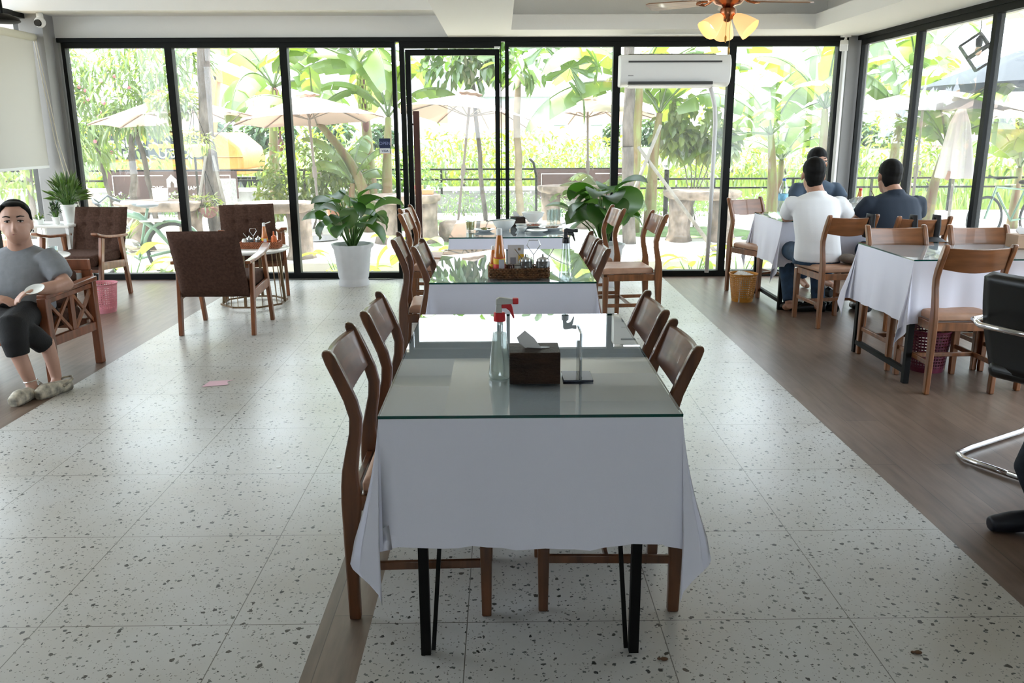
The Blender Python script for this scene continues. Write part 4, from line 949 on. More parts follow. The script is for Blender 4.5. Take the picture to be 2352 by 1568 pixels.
b = MB(); b.tube([(-.42, 0, .82), (-.2, 0, .83), (.05, 0, .76), (.25, 0, .60), (.45, 0, .34)], [.05, .055, .045, .03, .015], 10); b.tube([(.0, 0, .22), (.10, 0, .62), (.17, 0, .86)], .018, 8); b.tube([(-.42, 0, .8), (-.3, 0, .4), (.0, 0, .24), (.45, 0, .34)], .018, 8); b.tube([(-.55, 0, .34), (-.44, 0, .72), (-.40, 0, .92)], .018, 8); b.build('frame', mint, t, smooth=True)
b = MB(); b.ell((.17, 0, .90), (.14, .07, .035)); b.ell((.06, 0, .905), (.09, .03, .03), (0, R(10), 0)); b.build('saddle', mat('grey_saddle', (.22, .24, .27), .5), t, smooth=True)
b = MB(); b.tube([(-.32, -.28, .93), (-.40, -.2, 1.0), (-.42, 0, .93), (-.40, .2, 1.0), (-.32, .28, .93)], .013, 8); b.tube([(-.28, -.29, .92), (-.36, -.25, .96)], .02, 8); b.tube([(-.28, .29, .92), (-.36, .25, .96)], .02, 8); b.build('handlebar', mat('bar_dark', (.06, .07, .08), .4), t, smooth=True)
b = MB(); b.ell((-.05, -.05, .42), (.12, .05, .07), (0, .3, 0)); b.ell((-.12, -.05, .62), (.07, .04, .05)); b.build('motor_case', steel, t, smooth=True)
b = MB(); b.box(.10, .38, -.12, .12, .70, .72); b.build('rack', steel, t, bevel=.004)
# ---- broad leaved plants in the bed against the glass, palms at the right
def broadleaf(x, y, z0, n, hgt, LL, seed, label, m, tilt=1.0, name='broadleaf_plant', loc_only=False, grp=None, W_=.42):
    rnd = random.Random(seed); t = thing(name, label, 'plant', (x, y, z0), 0, grp)
    st, lf = MB(), MB()
    for k in range(n):
        a = 2.4*k + rnd.uniform(-.4, .4); hh = hgt*rnd.uniform(.45, 1.0); rr = rnd.uniform(.12, .34)*tilt*(1.2-hh/hgt*.6)
        tip = Vector((math.cos(a)*rr, math.sin(a)*rr, hh)); st.tube([Vector((math.cos(a)*.02, math.sin(a)*.02, 0)), tip*.55 + Vector((0, 0, hh*.12)), tip], [.009, .007, .005], 5)
        el = R(rnd.uniform(-35, 50)); hz = Vector((math.cos(a), math.sin(a), 0)); sd = Vector((-math.sin(a), math.cos(a), 0)); l_ = LL*rnd.uniform(.75, 1.15); NS = 8; p = tip.copy(); e = el; ring = []
        tw = rnd.uniform(-.5, .5); 
        for i in range(NS+1):
            u = i/NS; w2 = l_*W_*.5*math.sin(PI*min(1, u*.97+.03))**.75*(1.15-u*.35)
            tg = hz*math.cos(e) + Vector((0, 0, 1))*math.sin(e); nr = sd.cross(tg); s2 = sd*math.cos(tw) + nr*math.sin(tw)
            if nr.z < 0: nr = -nr
            ring += [p - s2*w2 + nr*w2*.25, p - nr*w2*.02, p + s2*w2 + nr*w2*.25]
            p = p + tg*l_/NS; e -= R(70)/NS
        lf.add(ring, [(3*i+j, 3*i+j+1, 3*i+j+4, 3*i+j+3) for i in range(NS) for j in range(2)])
    st.build('stems', mat('green_stem', (.10, .20, .05), .6), t, smooth=True); lf.build('leaves', m, t, smooth=True)
    return t
for i, (x, y, n, h, l_, lab) in enumerate([(-1.0, 9.75, 11, .75, .42, 'bright leaved plant outside the glass right of the left white pot'), (-1.85, 9.7, 12, .6, .36, 'bright leafy plant outside the glass left of the white pot'), (2.25, 9.75, 9, .62, .36, 'bright leafy plant outside the glass under the air conditioner'),
        (2.75, 9.7, 7, .6, .3, 'smaller bright leafy plant outside at the foot of the right mullion'), (-3.75, 9.8, 8, .5, .42, 'wide leaved plant outside the glass between the armchairs'), (-4.25, 9.6, 8, .7, .35, 'leafy plant outside the glass behind the left armchair'), (1.35, 9.8, 8, .4, .25, 'small leafy plant outside behind the right white pot'), (3.3, 9.7, 6, .5, .26, 'small leafy plant outside beside the orange basket')]):
    broadleaf(x, y, -.46, n, h, l_, 100+i, lab, leafmat('leaf_bright', (.22, .42, .05), (.40, .58, .10), .6), grp='leafy plants along the glass')
def grassy(x, y, z0, n, h, seed, label, m, wd=.03):
    rnd = random.Random(seed); t = thing('strap_leaf_plant', label, 'plant', (x, y, z0), 0, 'strap leaved plants along the glass'); b = MB()
    for k in range(n):
        a = rnd.uniform(0, 2*PI); hh = h*rnd.uniform(.6, 1.1); hz = Vector((math.cos(a), math.sin(a), 0)); sd = Vector((-math.sin(a), math.cos(a), 0)); pts = []
        for i in range(7):
            u = i/6; p = hz*(.03 + u*u*.35*hh) + Vector((0, 0, hh*(u - .35*u*u))); w2 = wd*math.sin(PI*(u*.9+.08)); pts += [p-sd*w2, p+sd*w2]
        b.add(pts, [(2*i, 2*i+1, 2*i+3, 2*i+2) for i in range(6)])
    b.build('leaves', m, t); return t
grassy(-1.75, 9.35, -.46, 34, .72, 5, 'strap leaved plant outside the glass beside the left white pot', leafmat('leaf_bright', (.22, .42, .05), (.40, .58, .10), .6))
grassy(-5.0, 11.2, GZ, 40, .8, 6, 'yellow green strap leaved plant behind the bicycle handlebar', green_a)
grassy(-5.5, 9.2, -.3, 30, .7, 7, 'strap leaved plant outside the left side window', green_a)
def palm(x, y, z0, n, L_, seed, label):
    rnd = random.Random(seed); t = thing('palm_plant', label, 'palm', (x, y, z0), 0, 'low palms outside the right windows'); b = MB(); st = MB()
    for k in range(n):
        a = 2.4*k + rnd.uniform(-.2, .2); e = R(rnd.uniform(45, 80)); hz = Vector((math.cos(a), math.sin(a), 0)); sd = Vector((-math.sin(a), math.cos(a), 0)); p = Vector((0, 0, .1)); path = [p.copy()]; NS = 22; l_ = L_*rnd.uniform(.8, 1.1)
        for i in range(NS):
            tg = hz*math.cos(e) + Vector((0, 0, 1))*math.sin(e); p = p + tg*l_/NS; path.append(p.copy()); e -= R(85)/NS
            if i > 3:
                ll = .30*math.sin(PI*min(1, (i-2)/(NS-1)))**.6 * l_
                for sg in (-1, 1):
                    d = (sd*sg*.85 + tg*.6 + Vector((0, 0, rnd.uniform(-.25, .15)))).normalized(); w_ = tg*.014
                    m = p + d*ll*.5; b.add([p-w_*.5, p+w_*.5, m+w_, p+d*ll-Vector((0, 0, .12*ll)), m-w_], [(0, 1, 2, 4), (4, 2, 3)])
        st.tube(path, [lerp(.011, .003, i/NS) for i in range(NS+1)], 5)
    b.build('leaflets', leafmat('palm_leaf', (.04, .15, .03), (.14, .30, .07), .4), t); st.build('fronds', mat('green_stem', (.10, .20, .05), .6), t)
    return t
palm(4.25, 7.75, -.3, 9, 1.25, 3, 'low palm outside the right window behind the empty chairs')
palm(4.45, 6.75, -.3, 9, 1.35, 9, 'low palm outside the right window at the picture edge')
palm(4.9, 8.9, -.3, 7, 1.0, 12, 'small palm outside beyond the mullion at the right')
b = MB(); b.box(-.6, .6, -.3, .3, 0, .05); b.box(-.5, -.4, -.25, .25, -.4, 0); b.box(.4, .5, -.25, .25, -.4, 0)
tag(b.build('stone_bench', stone, None, loc=(5.2, 8.2, .12), rz=.4), 'pale bench among the palms outside the right window', 'bench')
t = thing('bicycle', 'second bicycle parked outside the right windows beyond the palms', 'bicycle', (7.6, 12.6, GZ), .3, 'bicycles')
for x in (-.5, .5):
    b = MB(); b.tube([(x+.32*math.cos(a), 0, .34+.32*math.sin(a)) for a in [2*PI*k/24 for k in range(25)]], .02, 6, cap=False); b.build('wheel', rub, t, smooth=True)
b = MB(); b.tube([(-.5, 0, .34), (-.35, 0, .8), (.2, 0, .75), (0, 0, .3), (-.33, 0, .72)], .02, 6); b.tube([(0, 0, .3), (.5, 0, .34), (.2, 0, .78)], .018, 6); b.build('frame', mint, t)
b = MB(); b.tube([(-.25, -.25, .95), (-.36, 0, .92), (-.25, .25, .95)], .014, 6); b.build('handlebar', black_metal, t)
b = MB(); b.ell((.2, 0, .86), (.13, .07, .04)); b.build('saddle', black_metal, t, smooth=True)
# ================================================================ LOUNGE CORNER
brown_fab = mat('brown_upholstery', (.080, .044, .033), .95, var=.25, vs=60, bump=.15, bs=300, spec=.1)
arm_wood = mat('amber_armchair_wood', (.24, .085, .035), .35, var=.4, vs=3, stretch=(8, 8, 1), coat=.2)
def make_armchair():
    t = thing('armchair', 'x', 'armchair')
    for sx in (-1, 1):
        x = sx*.272
        b = MB(); b.bar((x, -.27, 0), (x, -.19, .56), .030, .045, (0, 1, 0), .03, .06); b.build('rear_leg', arm_wood, t, bevel=.005)
        b = MB(); b.bar((x, .27, 0), (x, .13, .575), .030, .042, (0, 1, 0), .03, .055); b.build('front_leg', arm_wood, t, bevel=.005)
        b = MB(); b.bar((x, -.23, .30), (x, .20, .33), .026, .07); b.build('side_rail', arm_wood, t, bevel=.004)
        b = MB(); b.loft([[(x-w_, y, z-.012), (x+w_, y, z-.012), (x+w_, y, z+.012), (x-w_, y, z+.012)] for y, z, w_ in ((-.30, .555, .022), (-.15, .560, .028), (.05, .575, .032), (.18, .600, .034), (.25, .622, .030))]); b.build('armrest', arm_wood, t, bevel=.006)
    b = MB(); b.box(-.26, .26, .17, .20, .27, .33); b.build('front_rail', arm_wood, t, bevel=.004)
    b = MB(); nu, nv = 18, 20
    def bp(u, v, f):
        x = lerp(-.255, .255, u); z = lerp(.29, .80, v); yc = -.235 - (z-.29)*.36
        tuft = 0
        if f > 0:
            for a in (.25, .5, .75):
                for c in (.42, .68, .9): tuft += .022*math.exp(-((u-a)**2+(v-c)**2*1.0)/.0022)
            tuft += .007*(math.exp(-((v-.42)/.02)**2)+math.exp(-((v-.68)/.02)**2)) + .006*sum(math.exp(-((u-a)/.02)**2) for a in (.25, .5, .75))
        ed = min(u, 1-u, v, 1-v)*10; th = .048*min(1, ed)**.5 if ed < 1 else .048
        return (x, yc + f*(th) - (tuft if f > 0 else 0), z)
    b.grid(lambda u, v: bp(u, v, 1), 32, 32); b.grid(lambda u, v: bp(1-u, v, -1), 16, 16); b.build('backrest', brown_fab, t, smooth=True)
    b = MB(); b.box(-.25, .25, -.22, .285, .33, .43); b.build('seat_cushion', brown_fab, t, bevel=.035, seg=4)
    b = MB(); b.box(-.25, .25, -.2, .2, .30, .33); b.build('seat_base', mat('dark_base_fabric', (.03, .02, .02), .9), t)
    return t
ac0 = make_armchair()
put(ac0, False, (-2.14, 6.49, 0), 0, 'brown upholstered armchair with its plain back turned to us', 'brown armchairs')
put(ac0, True, (-2.34, 7.95, 0), R(200), 'brown upholstered armchair behind the condiment table, facing us', 'brown armchairs')
put(ac0, True, (-3.82, 7.72, 0), R(176), 'brown tufted armchair in the left corner beside the white side table', 'brown armchairs')
white_top = mat('white_table_top', (.78, .77, .74), .2)
bronze = mat('bronze_wire', (.16, .10, .05), .4, .6)
def round_table(x, y, h, r, label):
    t = thing('round_side_table', label, 'table', (x, y, 0), 0, 'round white tables')
    b = MB(); b.lathe([(0, h-.028), (r-.03, h-.028), (r, h-.012), (r, h-.004), (r-.006, h), (0, h)], 48); b.build('table_top', white_top, t, smooth=2)
    b = MB(); n = 8; rr = r*.86
    P = [(rr*math.cos(2*PI*(k+.5)/n), rr*math.sin(2*PI*(k+.5)/n), .02) for k in range(n)]
    for k in range(n): b.bar(P[k], P[(k+1) % n], .014, .014)
    b.build('base_ring', bronze, t)
    for k in range(24):
        a = 2*PI*k/24; q = rr*math.cos(PI/8)/math.cos(((a-PI/8) % (PI/4))-PI/8) if True else rr
        q = rr*math.cos(PI/n)/math.cos(((a) % (2*PI/n))-PI/n) if False else rr*.95
        b = MB(); w_ = .02 if k % 6 == 0 else .005
        b.bar((q*math.cos(a), q*math.sin(a), .02), (q*.9*math.cos(a), q*.9*math.sin(a), h-.03), w_, w_); b.build('wire_leg', bronze, t)
    return t
round_table(-2.2, 7.42, .50, .33, 'round white table carrying the condiment basket between two brown armchairs')
round_table(-3.93, 7.0, .50, .33, 'round white table with a glass of tea beside the seated woman')
t = thing('square_side_table', 'small white side table with potted plants in the left corner', 'table', (-4.27, 8.12, 0))
b = MB(); b.box(-.2, .26, -.2, .2, .625, .65); b.build('table_top', white_top, t, bevel=.006)
for x in (-.17, .23):
    for y in (-.17, .17):
        b = MB(); b.box(x-.014, x+.014, y-.014, y+.014, 0, .625); b.build('leg', white_plastic, t)
def potplant(x, y, z, r, h, pm, lm, n, spread, hh, ll, lw, seed, label, name='potted_plant', wob=None, grp=None):
    t = thing(name, label, 'plant', (x, y, z), 0, grp)
    b = MB(); b.lathe([(r*.72, 0), (r*.75, .01), (r*.95, h*.9), (r*1.05, h*.93), (r*1.05, h), (r*.95, h), (r*.9, h*.9), (.001, h*.9)], 28, wob=wob); b.build('pot', pm, t, smooth=2)
    rnd = random.Random(seed); b = MB(); st = MB()
    for k in range(n):
        a = rnd.uniform(0, 2*PI); e = rnd.uniform(.1, 1); p0 = Vector((math.cos(a), math.sin(a), 0))*r*.4; p0.z = h*.9
        p1 = Vector((math.cos(a)*spread*math.sqrt(1-e*e*.7), math.sin(a)*spread*math.sqrt(1-e*e*.7), h + hh*e))
        st.tube([p0, p0.lerp(p1, .5)+Vector((0, 0, .02)), p1], .003, 4)
        d = (p1-p0).normalized(); sd = d.cross(Vector((0, 0, 1))).normalized(); L_ = ll*rnd.uniform(.7, 1.2); q = d.copy(); q.z -= rnd.uniform(.2, .9); q.normalize()
        m = p1 + d*L_*.4; b.add([p1, m+sd*lw/2, m+q*L_*.6, m-sd*lw/2], [(0, 1, 2), (0, 2, 3)])
    st.build('stems', mat('green_stem', (.10, .20, .05), .6), t); b.build('foliage', lm, t)
    return t
potplant(-4.14, 8.22, .65, .075, .17, white_ceramic, green_b, 150, .10, .20, .13, .022, 5, 'bushy green plant in a white pot on the side table in the corner')
potplant(-4.17, 8.02, .65, .035, .07, white_ceramic, green_c, 40, .04, .12, .05, .025, 8, 'small spiky green plant in a tiny pot in front of the corner plant')
potplant(-4.33, 8.02, .65, .045, .05, white_ceramic, green_a, 20, .03, .03, .03, .02, 9, 'low white bowl planter at the left end of the side table')
# ---- tumblers, dishes and table things
liquid_tea = mat('pale_tea', (.62, .50, .16), .1)
def tumbler(x, y, z, r, h, lab, fill=None, fm=None, straw=False, grp=None, lean=0):
    t = thing('glass_tumbler', lab, 'glass', (x, y, z), 0, grp)
    b = MB(); b.lathe([(r*.85, 0), (r*.86, .006), (r, h), (r*.93, h), (r*.8, .012), (.001, .012)], 20); b.build('glass', clear_glass, t, smooth=2)
    if fill:
        b = MB(); b.lathe([(r*.78, .013), (r*.9, fill)], 18); b.build('drink', fm or liquid_tea, t, smooth=2)
    if straw:
        b = MB(); b.tube([(0, 0, .02), (-.02, 0, h*1.2), (-.05, .0, h*1.55)], .004, 6); b.build('straw', mat('brown_straw', (.1, .04, .03), .5), t)
    return t
tumbler(-3.66, 6.93, .50, .036, .085, 'half full tea glass standing on the round white table beside the woman', .05)
def spice_caddy(parent, x, y, z, s_=1.0):
    """open glass jars with steel lids and a wire handle"""
    for k, (dx, dy) in enumerate(((-.03, 0), (.035, .0))):
        b = MB(); b.lathe([(.026*s_, 0), (.029*s_, .01), (.029*s_, .055*s_), (.024*s_, .062*s_)], 18, (x+dx*s_*1.1, y, z)); j = b.build('jar', mat('spice_jar_glass', (.35, .36, .36), .08, trans=.7), parent, smooth=2)
        b = MB(); b.lathe([(.027*s_, .06*s_), (.026*s_, .068*s_), (.008*s_, .076*s_), (.004*s_, .088*s_)], 18, (x+dx*s_*1.1, y, z)); b.build('lid', steel, j, smooth=2)
        b = MB(); b.tube([(x+dx*s_*1.1+.01*k, y, z+.05*s_), (x+(dx*1.1-.045+.09*k)*s_, y, z+.11*s_)], .0025, 5); b.build('spoon', steel, j)
    b = MB(); b.tube([(x, y, z), (x, y, z+.085*s_), (x-.028*s_, y, z+.125*s_), (x-.02*s_, y, z+.145*s_), (x+.02*s_, y, z+.145*s_), (x+.028*s_, y, z+.125*s_), (x, y, z+.085*s_)], .0025, 6); b.build('handle', steel, parent)
def sauce_bottle(x, y, z, h, lab, cols, grp='sauce bottles', capc=(.75, .74, .72), open_cap=False):
    t = thing('sauce_bottle', lab, 'bottle', (x, y, z), 0, grp); r = h*.125
    b = MB(); b.lathe([(r*.95, 0), (r, .01), (r, h*.42), (r*.75, h*.62), (r*.52, h*.84), (r*.45, h*.87)], 20); b.build('bottle', mat('sauce_amber', cols[0], .1, coat=.5), t, smooth=2)
    b = MB(); b.lathe([(r*1.02, h*.06), (r*1.02, h*.40)], 20, cap=False); b.build('label', mat('sauce_label', cols[1], .5), t, smooth=True)
    b = MB(); b.lathe([(r*1.03, h*.26), (r*1.03, h*.38)], 20, cap=False); b.build('label_band', mat('sauce_yellow', (.75, .45, .02), .5), t, smooth=True)
    b = MB(); b.box(-r*.1, r*.85, -r*1.08, -r*.7, h*.1, h*.36); b.build('label_panel', mat('sauce_panel', (.5, .5, .55), .5), t)
    b = MB(); b.lathe([(r*.5, h*.86), (r*.5, h*.97), (r*.4, h)], 16); b.build('cap', mat('sauce_cap', capc, .4), t, smooth=2)
    if open_cap:
        b = MB(); b.obox((.035, 0, h*1.0), (.05, .02, .008), (0, -.35, 0)); b.build('flip_lid', white_plastic, t, bevel=.003)
    return t
def basket_tray(x, y, z, w_, d_, h, lab, rz=0, m=None):
    t = thing('condiment_basket', lab, 'basket', (x, y, z), rz, 'condiment baskets'); m = m or rattan
    nr = 5
    for (x0, y0, x1, y1) in ((-w_/2, -d_/2, w_/2, -d_/2), (w_/2, -d_/2, w_/2, d_/2), (w_/2, d_/2, -w_/2, d_/2), (-w_/2, d_/2, -w_/2, -d_/2)):
        b = MB(); L_ = math.hypot(x1-x0, y1-y0); n = max(4, int(L_/.018)); nx, ny = (y1-y0)/L_, -(x1-x0)/L_
        for r_ in range(nr):
            zz = .006 + (h-.008)*(r_+.5)/nr; pts = []
            for k in range(n*2+1):
                u = k/(n*2); o_ = .0035*math.sin(PI*k + PI*r_)*0 + .003*(1 if (k//1+r_) % 2 else -1)
                pts.append((lerp(x0, x1, u)+nx*o_, lerp(y0, y1, u)+ny*o_, zz))
            b.tube(pts, (h/nr)*.46, 5)
        b.build('woven_side', m, t)
    b = MB(); b.box(-w_/2, w_/2, -d_/2, d_/2, 0, .006); b.build('bottom', m, t)
    b = MB(); b.box(-.003, .003, -d_/2, d_/2, .005, h*.9); b.build('divider', m, t)
    return t
tz = .7525
basket_tray(.088, 4.36, tz, .305, .14, .055, 'woven rattan condiment basket on the second centre table')
sauce_bottle(-.012, 4.34, tz+.007, .245, 'tall orange red sauce bottle in the basket on the second centre table', ((.55, .17, .03), (.55, .03, .02)))
sauce_bottle(-.045, 4.385, tz+.007, .15, 'short red sauce bottle behind the tall orange one', ((.6, .12, .06), (.5, .08, .05)), capc=(.7, .12, .05))
t = thing('spice_caddy', 'steel handled caddy of glass spice jars in the rattan basket of the second centre table', 'caddy', (.165, 4.35, tz+.008)); spice_caddy(t, 0, 0, 0, 1.25)
for x, lab, c in ((.045, 'low dark sauce jar beside the tall sauce bottle in the rattan basket', (.09, .03, .02)), (.082, 'low clear jar between the dark jar and the spice caddy', (.3, .3, .28))):
    t = thing('small_jar', lab, 'jar', (x, 4.335, tz+.008)); b = MB(); b.lathe([(.018, 0), (.02, .01), (.02, .05), (.016, .06)], 16); b.build('body', mat('jar_'+str(x), c, .2), t, smooth=2); b = MB(); b.lathe([(.0185, .048), (.0185, .058)], 16); b.build('lid', mat('jar_lid_dark', (.05, .03, .02), .4), t, smooth=2)
t = thing('menu_card', 'small white and yellow promotional card standing behind the sauce bottle', 'card', (.075, 4.46, tz)); b = MB(); b.obox((0, 0, .075), (.085, .004, .15), (R(-8), 0, 0)); b.build('card', mat('card_white', (.6, .6, .62), .5), t)
b = MB(); b.obox((.028, -.006, .085), (.03, .003, .035), (R(-8), 0, 0)); b.build('yellow_print', mat('card_yellow', (.75, .45, .03), .5), t); b = MB(); b.obox((-.015, -.004, .06), (.03, .003, .05), (R(-8), 0, 0)); b.build('grey_print', mat('card_grey', (.25, .25, .28), .5), t)
b = MB(); b.obox((.018, -.013, .13), (.014, .002, .014), (R(-8), 0, 0)); b.build('round_mark', mat('card_brown', (.2, .12, .06), .5), t); b = MB(); b.obox((-.012, -.02, .025), (.035, .03, .02)); b.build('green_box', mat('card_green', (.0, .35, .1), .5), t)
# spray bottles
def spray_bottle(x, y, h, lab, body_fill, headm, trigm, capm, rz=0):
    t = thing('spray_bottle', lab, 'spray bottle', (x, y, tz), rz, 'spray bottles'); k = h/.265
    b = MB(); b.lathe([(.030, .0), (.035, .006), (.035, .018), (.0335, .03), (.0175, .170), (.0165, .178), (.014, .185)], 28); b.build('bottle', clear_glass, t, smooth=2)
    b = MB(); b.lathe([(.032, .004), (.0335, .018), (.0318, .03), (lerp(.0318, .018, body_fill), .03+.13*body_fill)], 28); b.build('liquid', glassmat('sanitiser', (.84, .86, .85), .05, .6, .12, .25), t, smooth=2)
    b = MB(); b.tube([(0, 0, .185), (.004, 0, .10), (.016, 0, .02)], .0022, 6); b.build('dip_tube', white_plastic, t)
    b = MB(); b.lathe([(.018, .182), (.0185, .186), (.0175, .207), (.015, .209)], 22); b.build('collar', capm, t, smooth=2)
    b = MB(); b.loft([[(x_, y_, z_) for x_, z_ in ((-.012, .208), (.008, .208), (.006, .235), (-.01, .235))] for y_ in (-.011, .011)]); b.loft([[(x_, y_, z_) for x_, z_ in ((-.011, .233), (.042, .236), (.042, .250), (.0, .256), (-.010, .25))] for y_ in (-.009, .009)]); b.build('head', headm, t, bevel=.002)
    b = MB(); b.box(.040, .058, -.010, .010, .235, .253); b.build('nozzle', trigm, t, bevel=.003)
    b = MB(); b.loft([[(x_, yy, z_) for x_, z_ in pr] for pr, yy in (((( .002, .222), (.012, .240), (.034, .240), (.040, .225), (.046, .192), (.042, .190), (.030, .215), (.020, .222)), -.007), (((.002, .222), (.012, .240), (.034, .240), (.040, .225), (.046, .192), (.042, .190), (.030, .215), (.020, .222)), .007))]); b.build('trigger', trigm, t, bevel=.002)
    t.scale = (k, k, k)
    return t
redp = mat('red_plastic', (.62, .02, .03), .35); whg = mat('grey_white_plastic', (.55, .55, .52), .4); blk = mat('black_plastic', (.01, .01, .012), .3)
spray_bottle(-.008, 2.50, .262, 'clear spray bottle with red and white trigger head on the nearest table', .88, whg, redp, redp)
spray_bottle(.325, 4.26, .27, 'clear spray bottle with black trigger head on the second centre table', .05, blk, blk, blk)
def tissue_box(x, y, z, w_, d_, h, m, lab, rz=0):
    t = thing('tissue_box', lab, 'tissue box', (x, y, z), rz, 'tissue boxes'); b = MB(); b.box(-w_/2, w_/2, -d_/2, d_/2, 0, h); b.build('box', m, t, bevel=.003)
    b = MB(); b.lathe([(.0, .0), (.022, .0), (.022, .001)], 20, (w_*.08, 0, h+.0003), sx=1.6, sy=.6); b.build('slot', blk, t)
    b = MB(); s_ = w_/.15
    b.add([Vector(p)*s_ + Vector((0, 0, h)) for p in ((-.028, .0, .0), (.022, -.012, .0), (.0, -.004, .03), (-.028, .005, .052), (-.052, .008, .03), (-.045, .01, .012))], [(0, 1, 2), (0, 2, 3), (0, 3, 4), (0, 4, 5)]); b.add([Vector(p)*s_ + Vector((0, 0, h)) for p in ((-.02, .01, 0), (.02, .0, 0), (-.02, .012, .035), (-.05, .015, .02))], [(0, 1, 2), (0, 2, 3)])
    b.build('tissue', mat('tissue_paper', (.8, .8, .8), .9), t, solid=.0008)
    return t
tissue_box(.097, 2.49, tz, .152, .125, .098, dark_wood, 'dark wooden tissue box with a tissue sticking out on the nearest table')
tissue_box(.13, 6.74, tz, .12, .10, .075, dark_wood, 'dark tissue box between bowls on the farthest centre table')
tissue_box(3.32, 5.34, tz, .15, .13, .085, mat('light_tissue_wood', (.38, .24, .15), .6, var=.2, vs=6), 'light brown tissue box on the right hand table at the picture edge')
t = thing('menu_stand', 'clear acrylic menu stand on a dark base seen edge-on beside the wooden tissue box', 'menu stand', (.235, 2.50, tz))
b = MB(); b.box(-.052, .04, -.052, .052, 0, .006); b.build('base', mat('dark_blue_acrylic', (.03, .035, .06), .15), t, bevel=.002)
b = MB(); b.box(-.004, .004, -.055, .055, .006, .152); b.build('sleeve', glassmat('acrylic', (.86, .9, .92), .02, 1, .05), t)
b = MB(); b.box(-.0012, .0012, -.054, .054, .007, .150); b.build('paper_insert', mat('insert_paper', (.62, .60, .58), .7), t)
# dishes on the farthest centre table
def dish(kind, x, y, lab, grp=None, food=None, z=tz, sc=1):
    t = thing(kind, lab, kind.split('_')[-1], (x, y, z), 0, grp)
    pr = {'soup_bowl': [(.035, 0), (.04, .008), (.075, .045), (.09, .08), (.087, .08), (.07, .045), (.03, .012), (.001, .01)], 'small_bowl': [(.02, 0), (.025, .005), (.045, .035), (.042, .035), (.02, .01), (.001, .008)], 'dinner_plate': [(.05, 0), (.055, .004), (.095, .02), (.094, .023), (.05, .008), (.001, .007)]}[kind]
    b = MB(); b.lathe([(r*sc, zz*sc) for r, zz in pr], 32); b.build('body', white_ceramic, t, smooth=2)
    if food:
        b = MB(); rnd = random.Random(int(x*100)+3)
        for _ in range(22): a = rnd.uniform(0, 6.3); r_ = rnd.uniform(0, .045)*sc; b.ell((r_*math.cos(a), r_*math.sin(a), .015+rnd.uniform(0, .01)), (.012, .008, .005), (0, 0, a), 8, 5)
        b.build('food', mat('food_%s' % food[0], food[1], .6, var=.6, vs=60, col2=food[2]), t)
    return t
tumbler(-.235, 6.40, tz, .035, .095, 'glass of pale tea at the left end of the farthest centre table', .07)
dish('dinner_plate', -.13, 6.38, 'plate with leftover greens beside the glass of tea', 'plates', ('greens', (.35, .25, .06), (.10, .16, .02)), sc=.85)
dish('soup_bowl', .018, 6.42, 'large white bowl with chopsticks lying across it', 'large bowls')
dish('small_bowl', .15, 6.36, 'small white bowl right of the large bowl with chopsticks', 'small bowls')
dish('dinner_plate', .265, 6.30, 'empty white plate nearest the table edge', 'plates', sc=.85)
dish('dinner_plate', .25, 6.60, 'white plate with leftovers under the second large bowl', 'plates', ('meat', (.5, .3, .2), (.3, .06, .04)), sc=1.1)
dish('soup_bowl', .25, 6.72, 'large white bowl standing between the tissue box and the glasses', 'large bowls', z=tz+.03)
dish('small_bowl', .15, 6.56, 'small white bowl behind the other small one', 'small bowls')
dish('dinner_plate', .385, 6.46, 'white plate with food scraps and cutlery at the right end', 'plates', ('scraps', (.35, .22, .12), (.08, .05, .03)), sc=1.1)
for k in range(2):
    b = MB(); b.tube([(-.115, 6.36+.02*k, tz+.078), (.11, 6.50-.01*k, tz+.086)], .0028, 6); tag(b.build('chopstick', mat('dark_green_lacquer', (.03, .08, .07), .3)), 'dark chopstick resting across the large white bowl', 'chopstick', 'chopsticks')
t = thing('serving_spoon', 'white ceramic spoon lying on the right plate', 'spoon', (.43, 6.47, tz+.03)); b = MB(); b.ell((-.02, 0, 0), (.022, .014, .007)); b.build('bowl', white_ceramic, t, smooth=True); b = MB(); b.tube([(-.005, 0, .003), (.06, .0, .022)], .005, 8); b.build('handle', white_ceramic, t)
for k, (x, y) in enumerate(((.40, 6.92), (.47, 6.95), (.43, 7.02))): tumbler(x, y, tz, .034, .11, 'upturned clear glass in the cluster at the right of the farthest centre table', grp='clear glasses')
# things on the corner table
t = thing('water_bottle', 'large plastic water bottle with blue cap on the corner table', 'bottle', (2.47, 7.47, tz))
b = MB(); b.lathe([(.038, 0), (.042, .01), (.042, .06), (.040, .08), (.042, .10), (.042, .20), (.038, .24), (.018, .285), (.014, .30)], 24); b.build('bottle', glassmat('pet_plastic', (.80, .88, .92), .05, 1, .1), t, smooth=2)
b = MB(); b.lathe([(.0425, .13), (.0425, .19)], 24, cap=False); b.build('label', mat('water_label', (.25, .55, .75), .5, var=.4, vs=20), t, smooth=True)
b = MB(); b.lathe([(.015, .30), (.015, .32)], 16); b.build('cap', mat('blue_cap', (.05, .15, .5), .4), t, smooth=2)
orange_d = mat('orange_drink', (.65, .38, .10), .2)
tumbler(2.60, 7.42, tz, .035, .10, 'short glass beside the water bottle', .03, orange_d); tumbler(2.54, 7.18, tz, .045, .075, 'wide low tumbler in front of the water bottle', .05, mat('pale_drink', (.7, .66, .45), .2))
tumbler(2.66, 7.25, tz, .042, .16, 'tall plastic cup of orange drink at the left elbow of the man in white', .10, orange_d, grp='takeaway cups')
tumbler(3.28, 7.45, tz, .045, .14, 'plastic cup of orange juice with a straw between two men', .09, mat('orange_juice', (.75, .42, .03), .2), straw=True, grp='takeaway cups'); tumbler(3.38, 7.6, tz, .04, .13, 'empty plastic cup behind the juice cup', grp='takeaway cups')
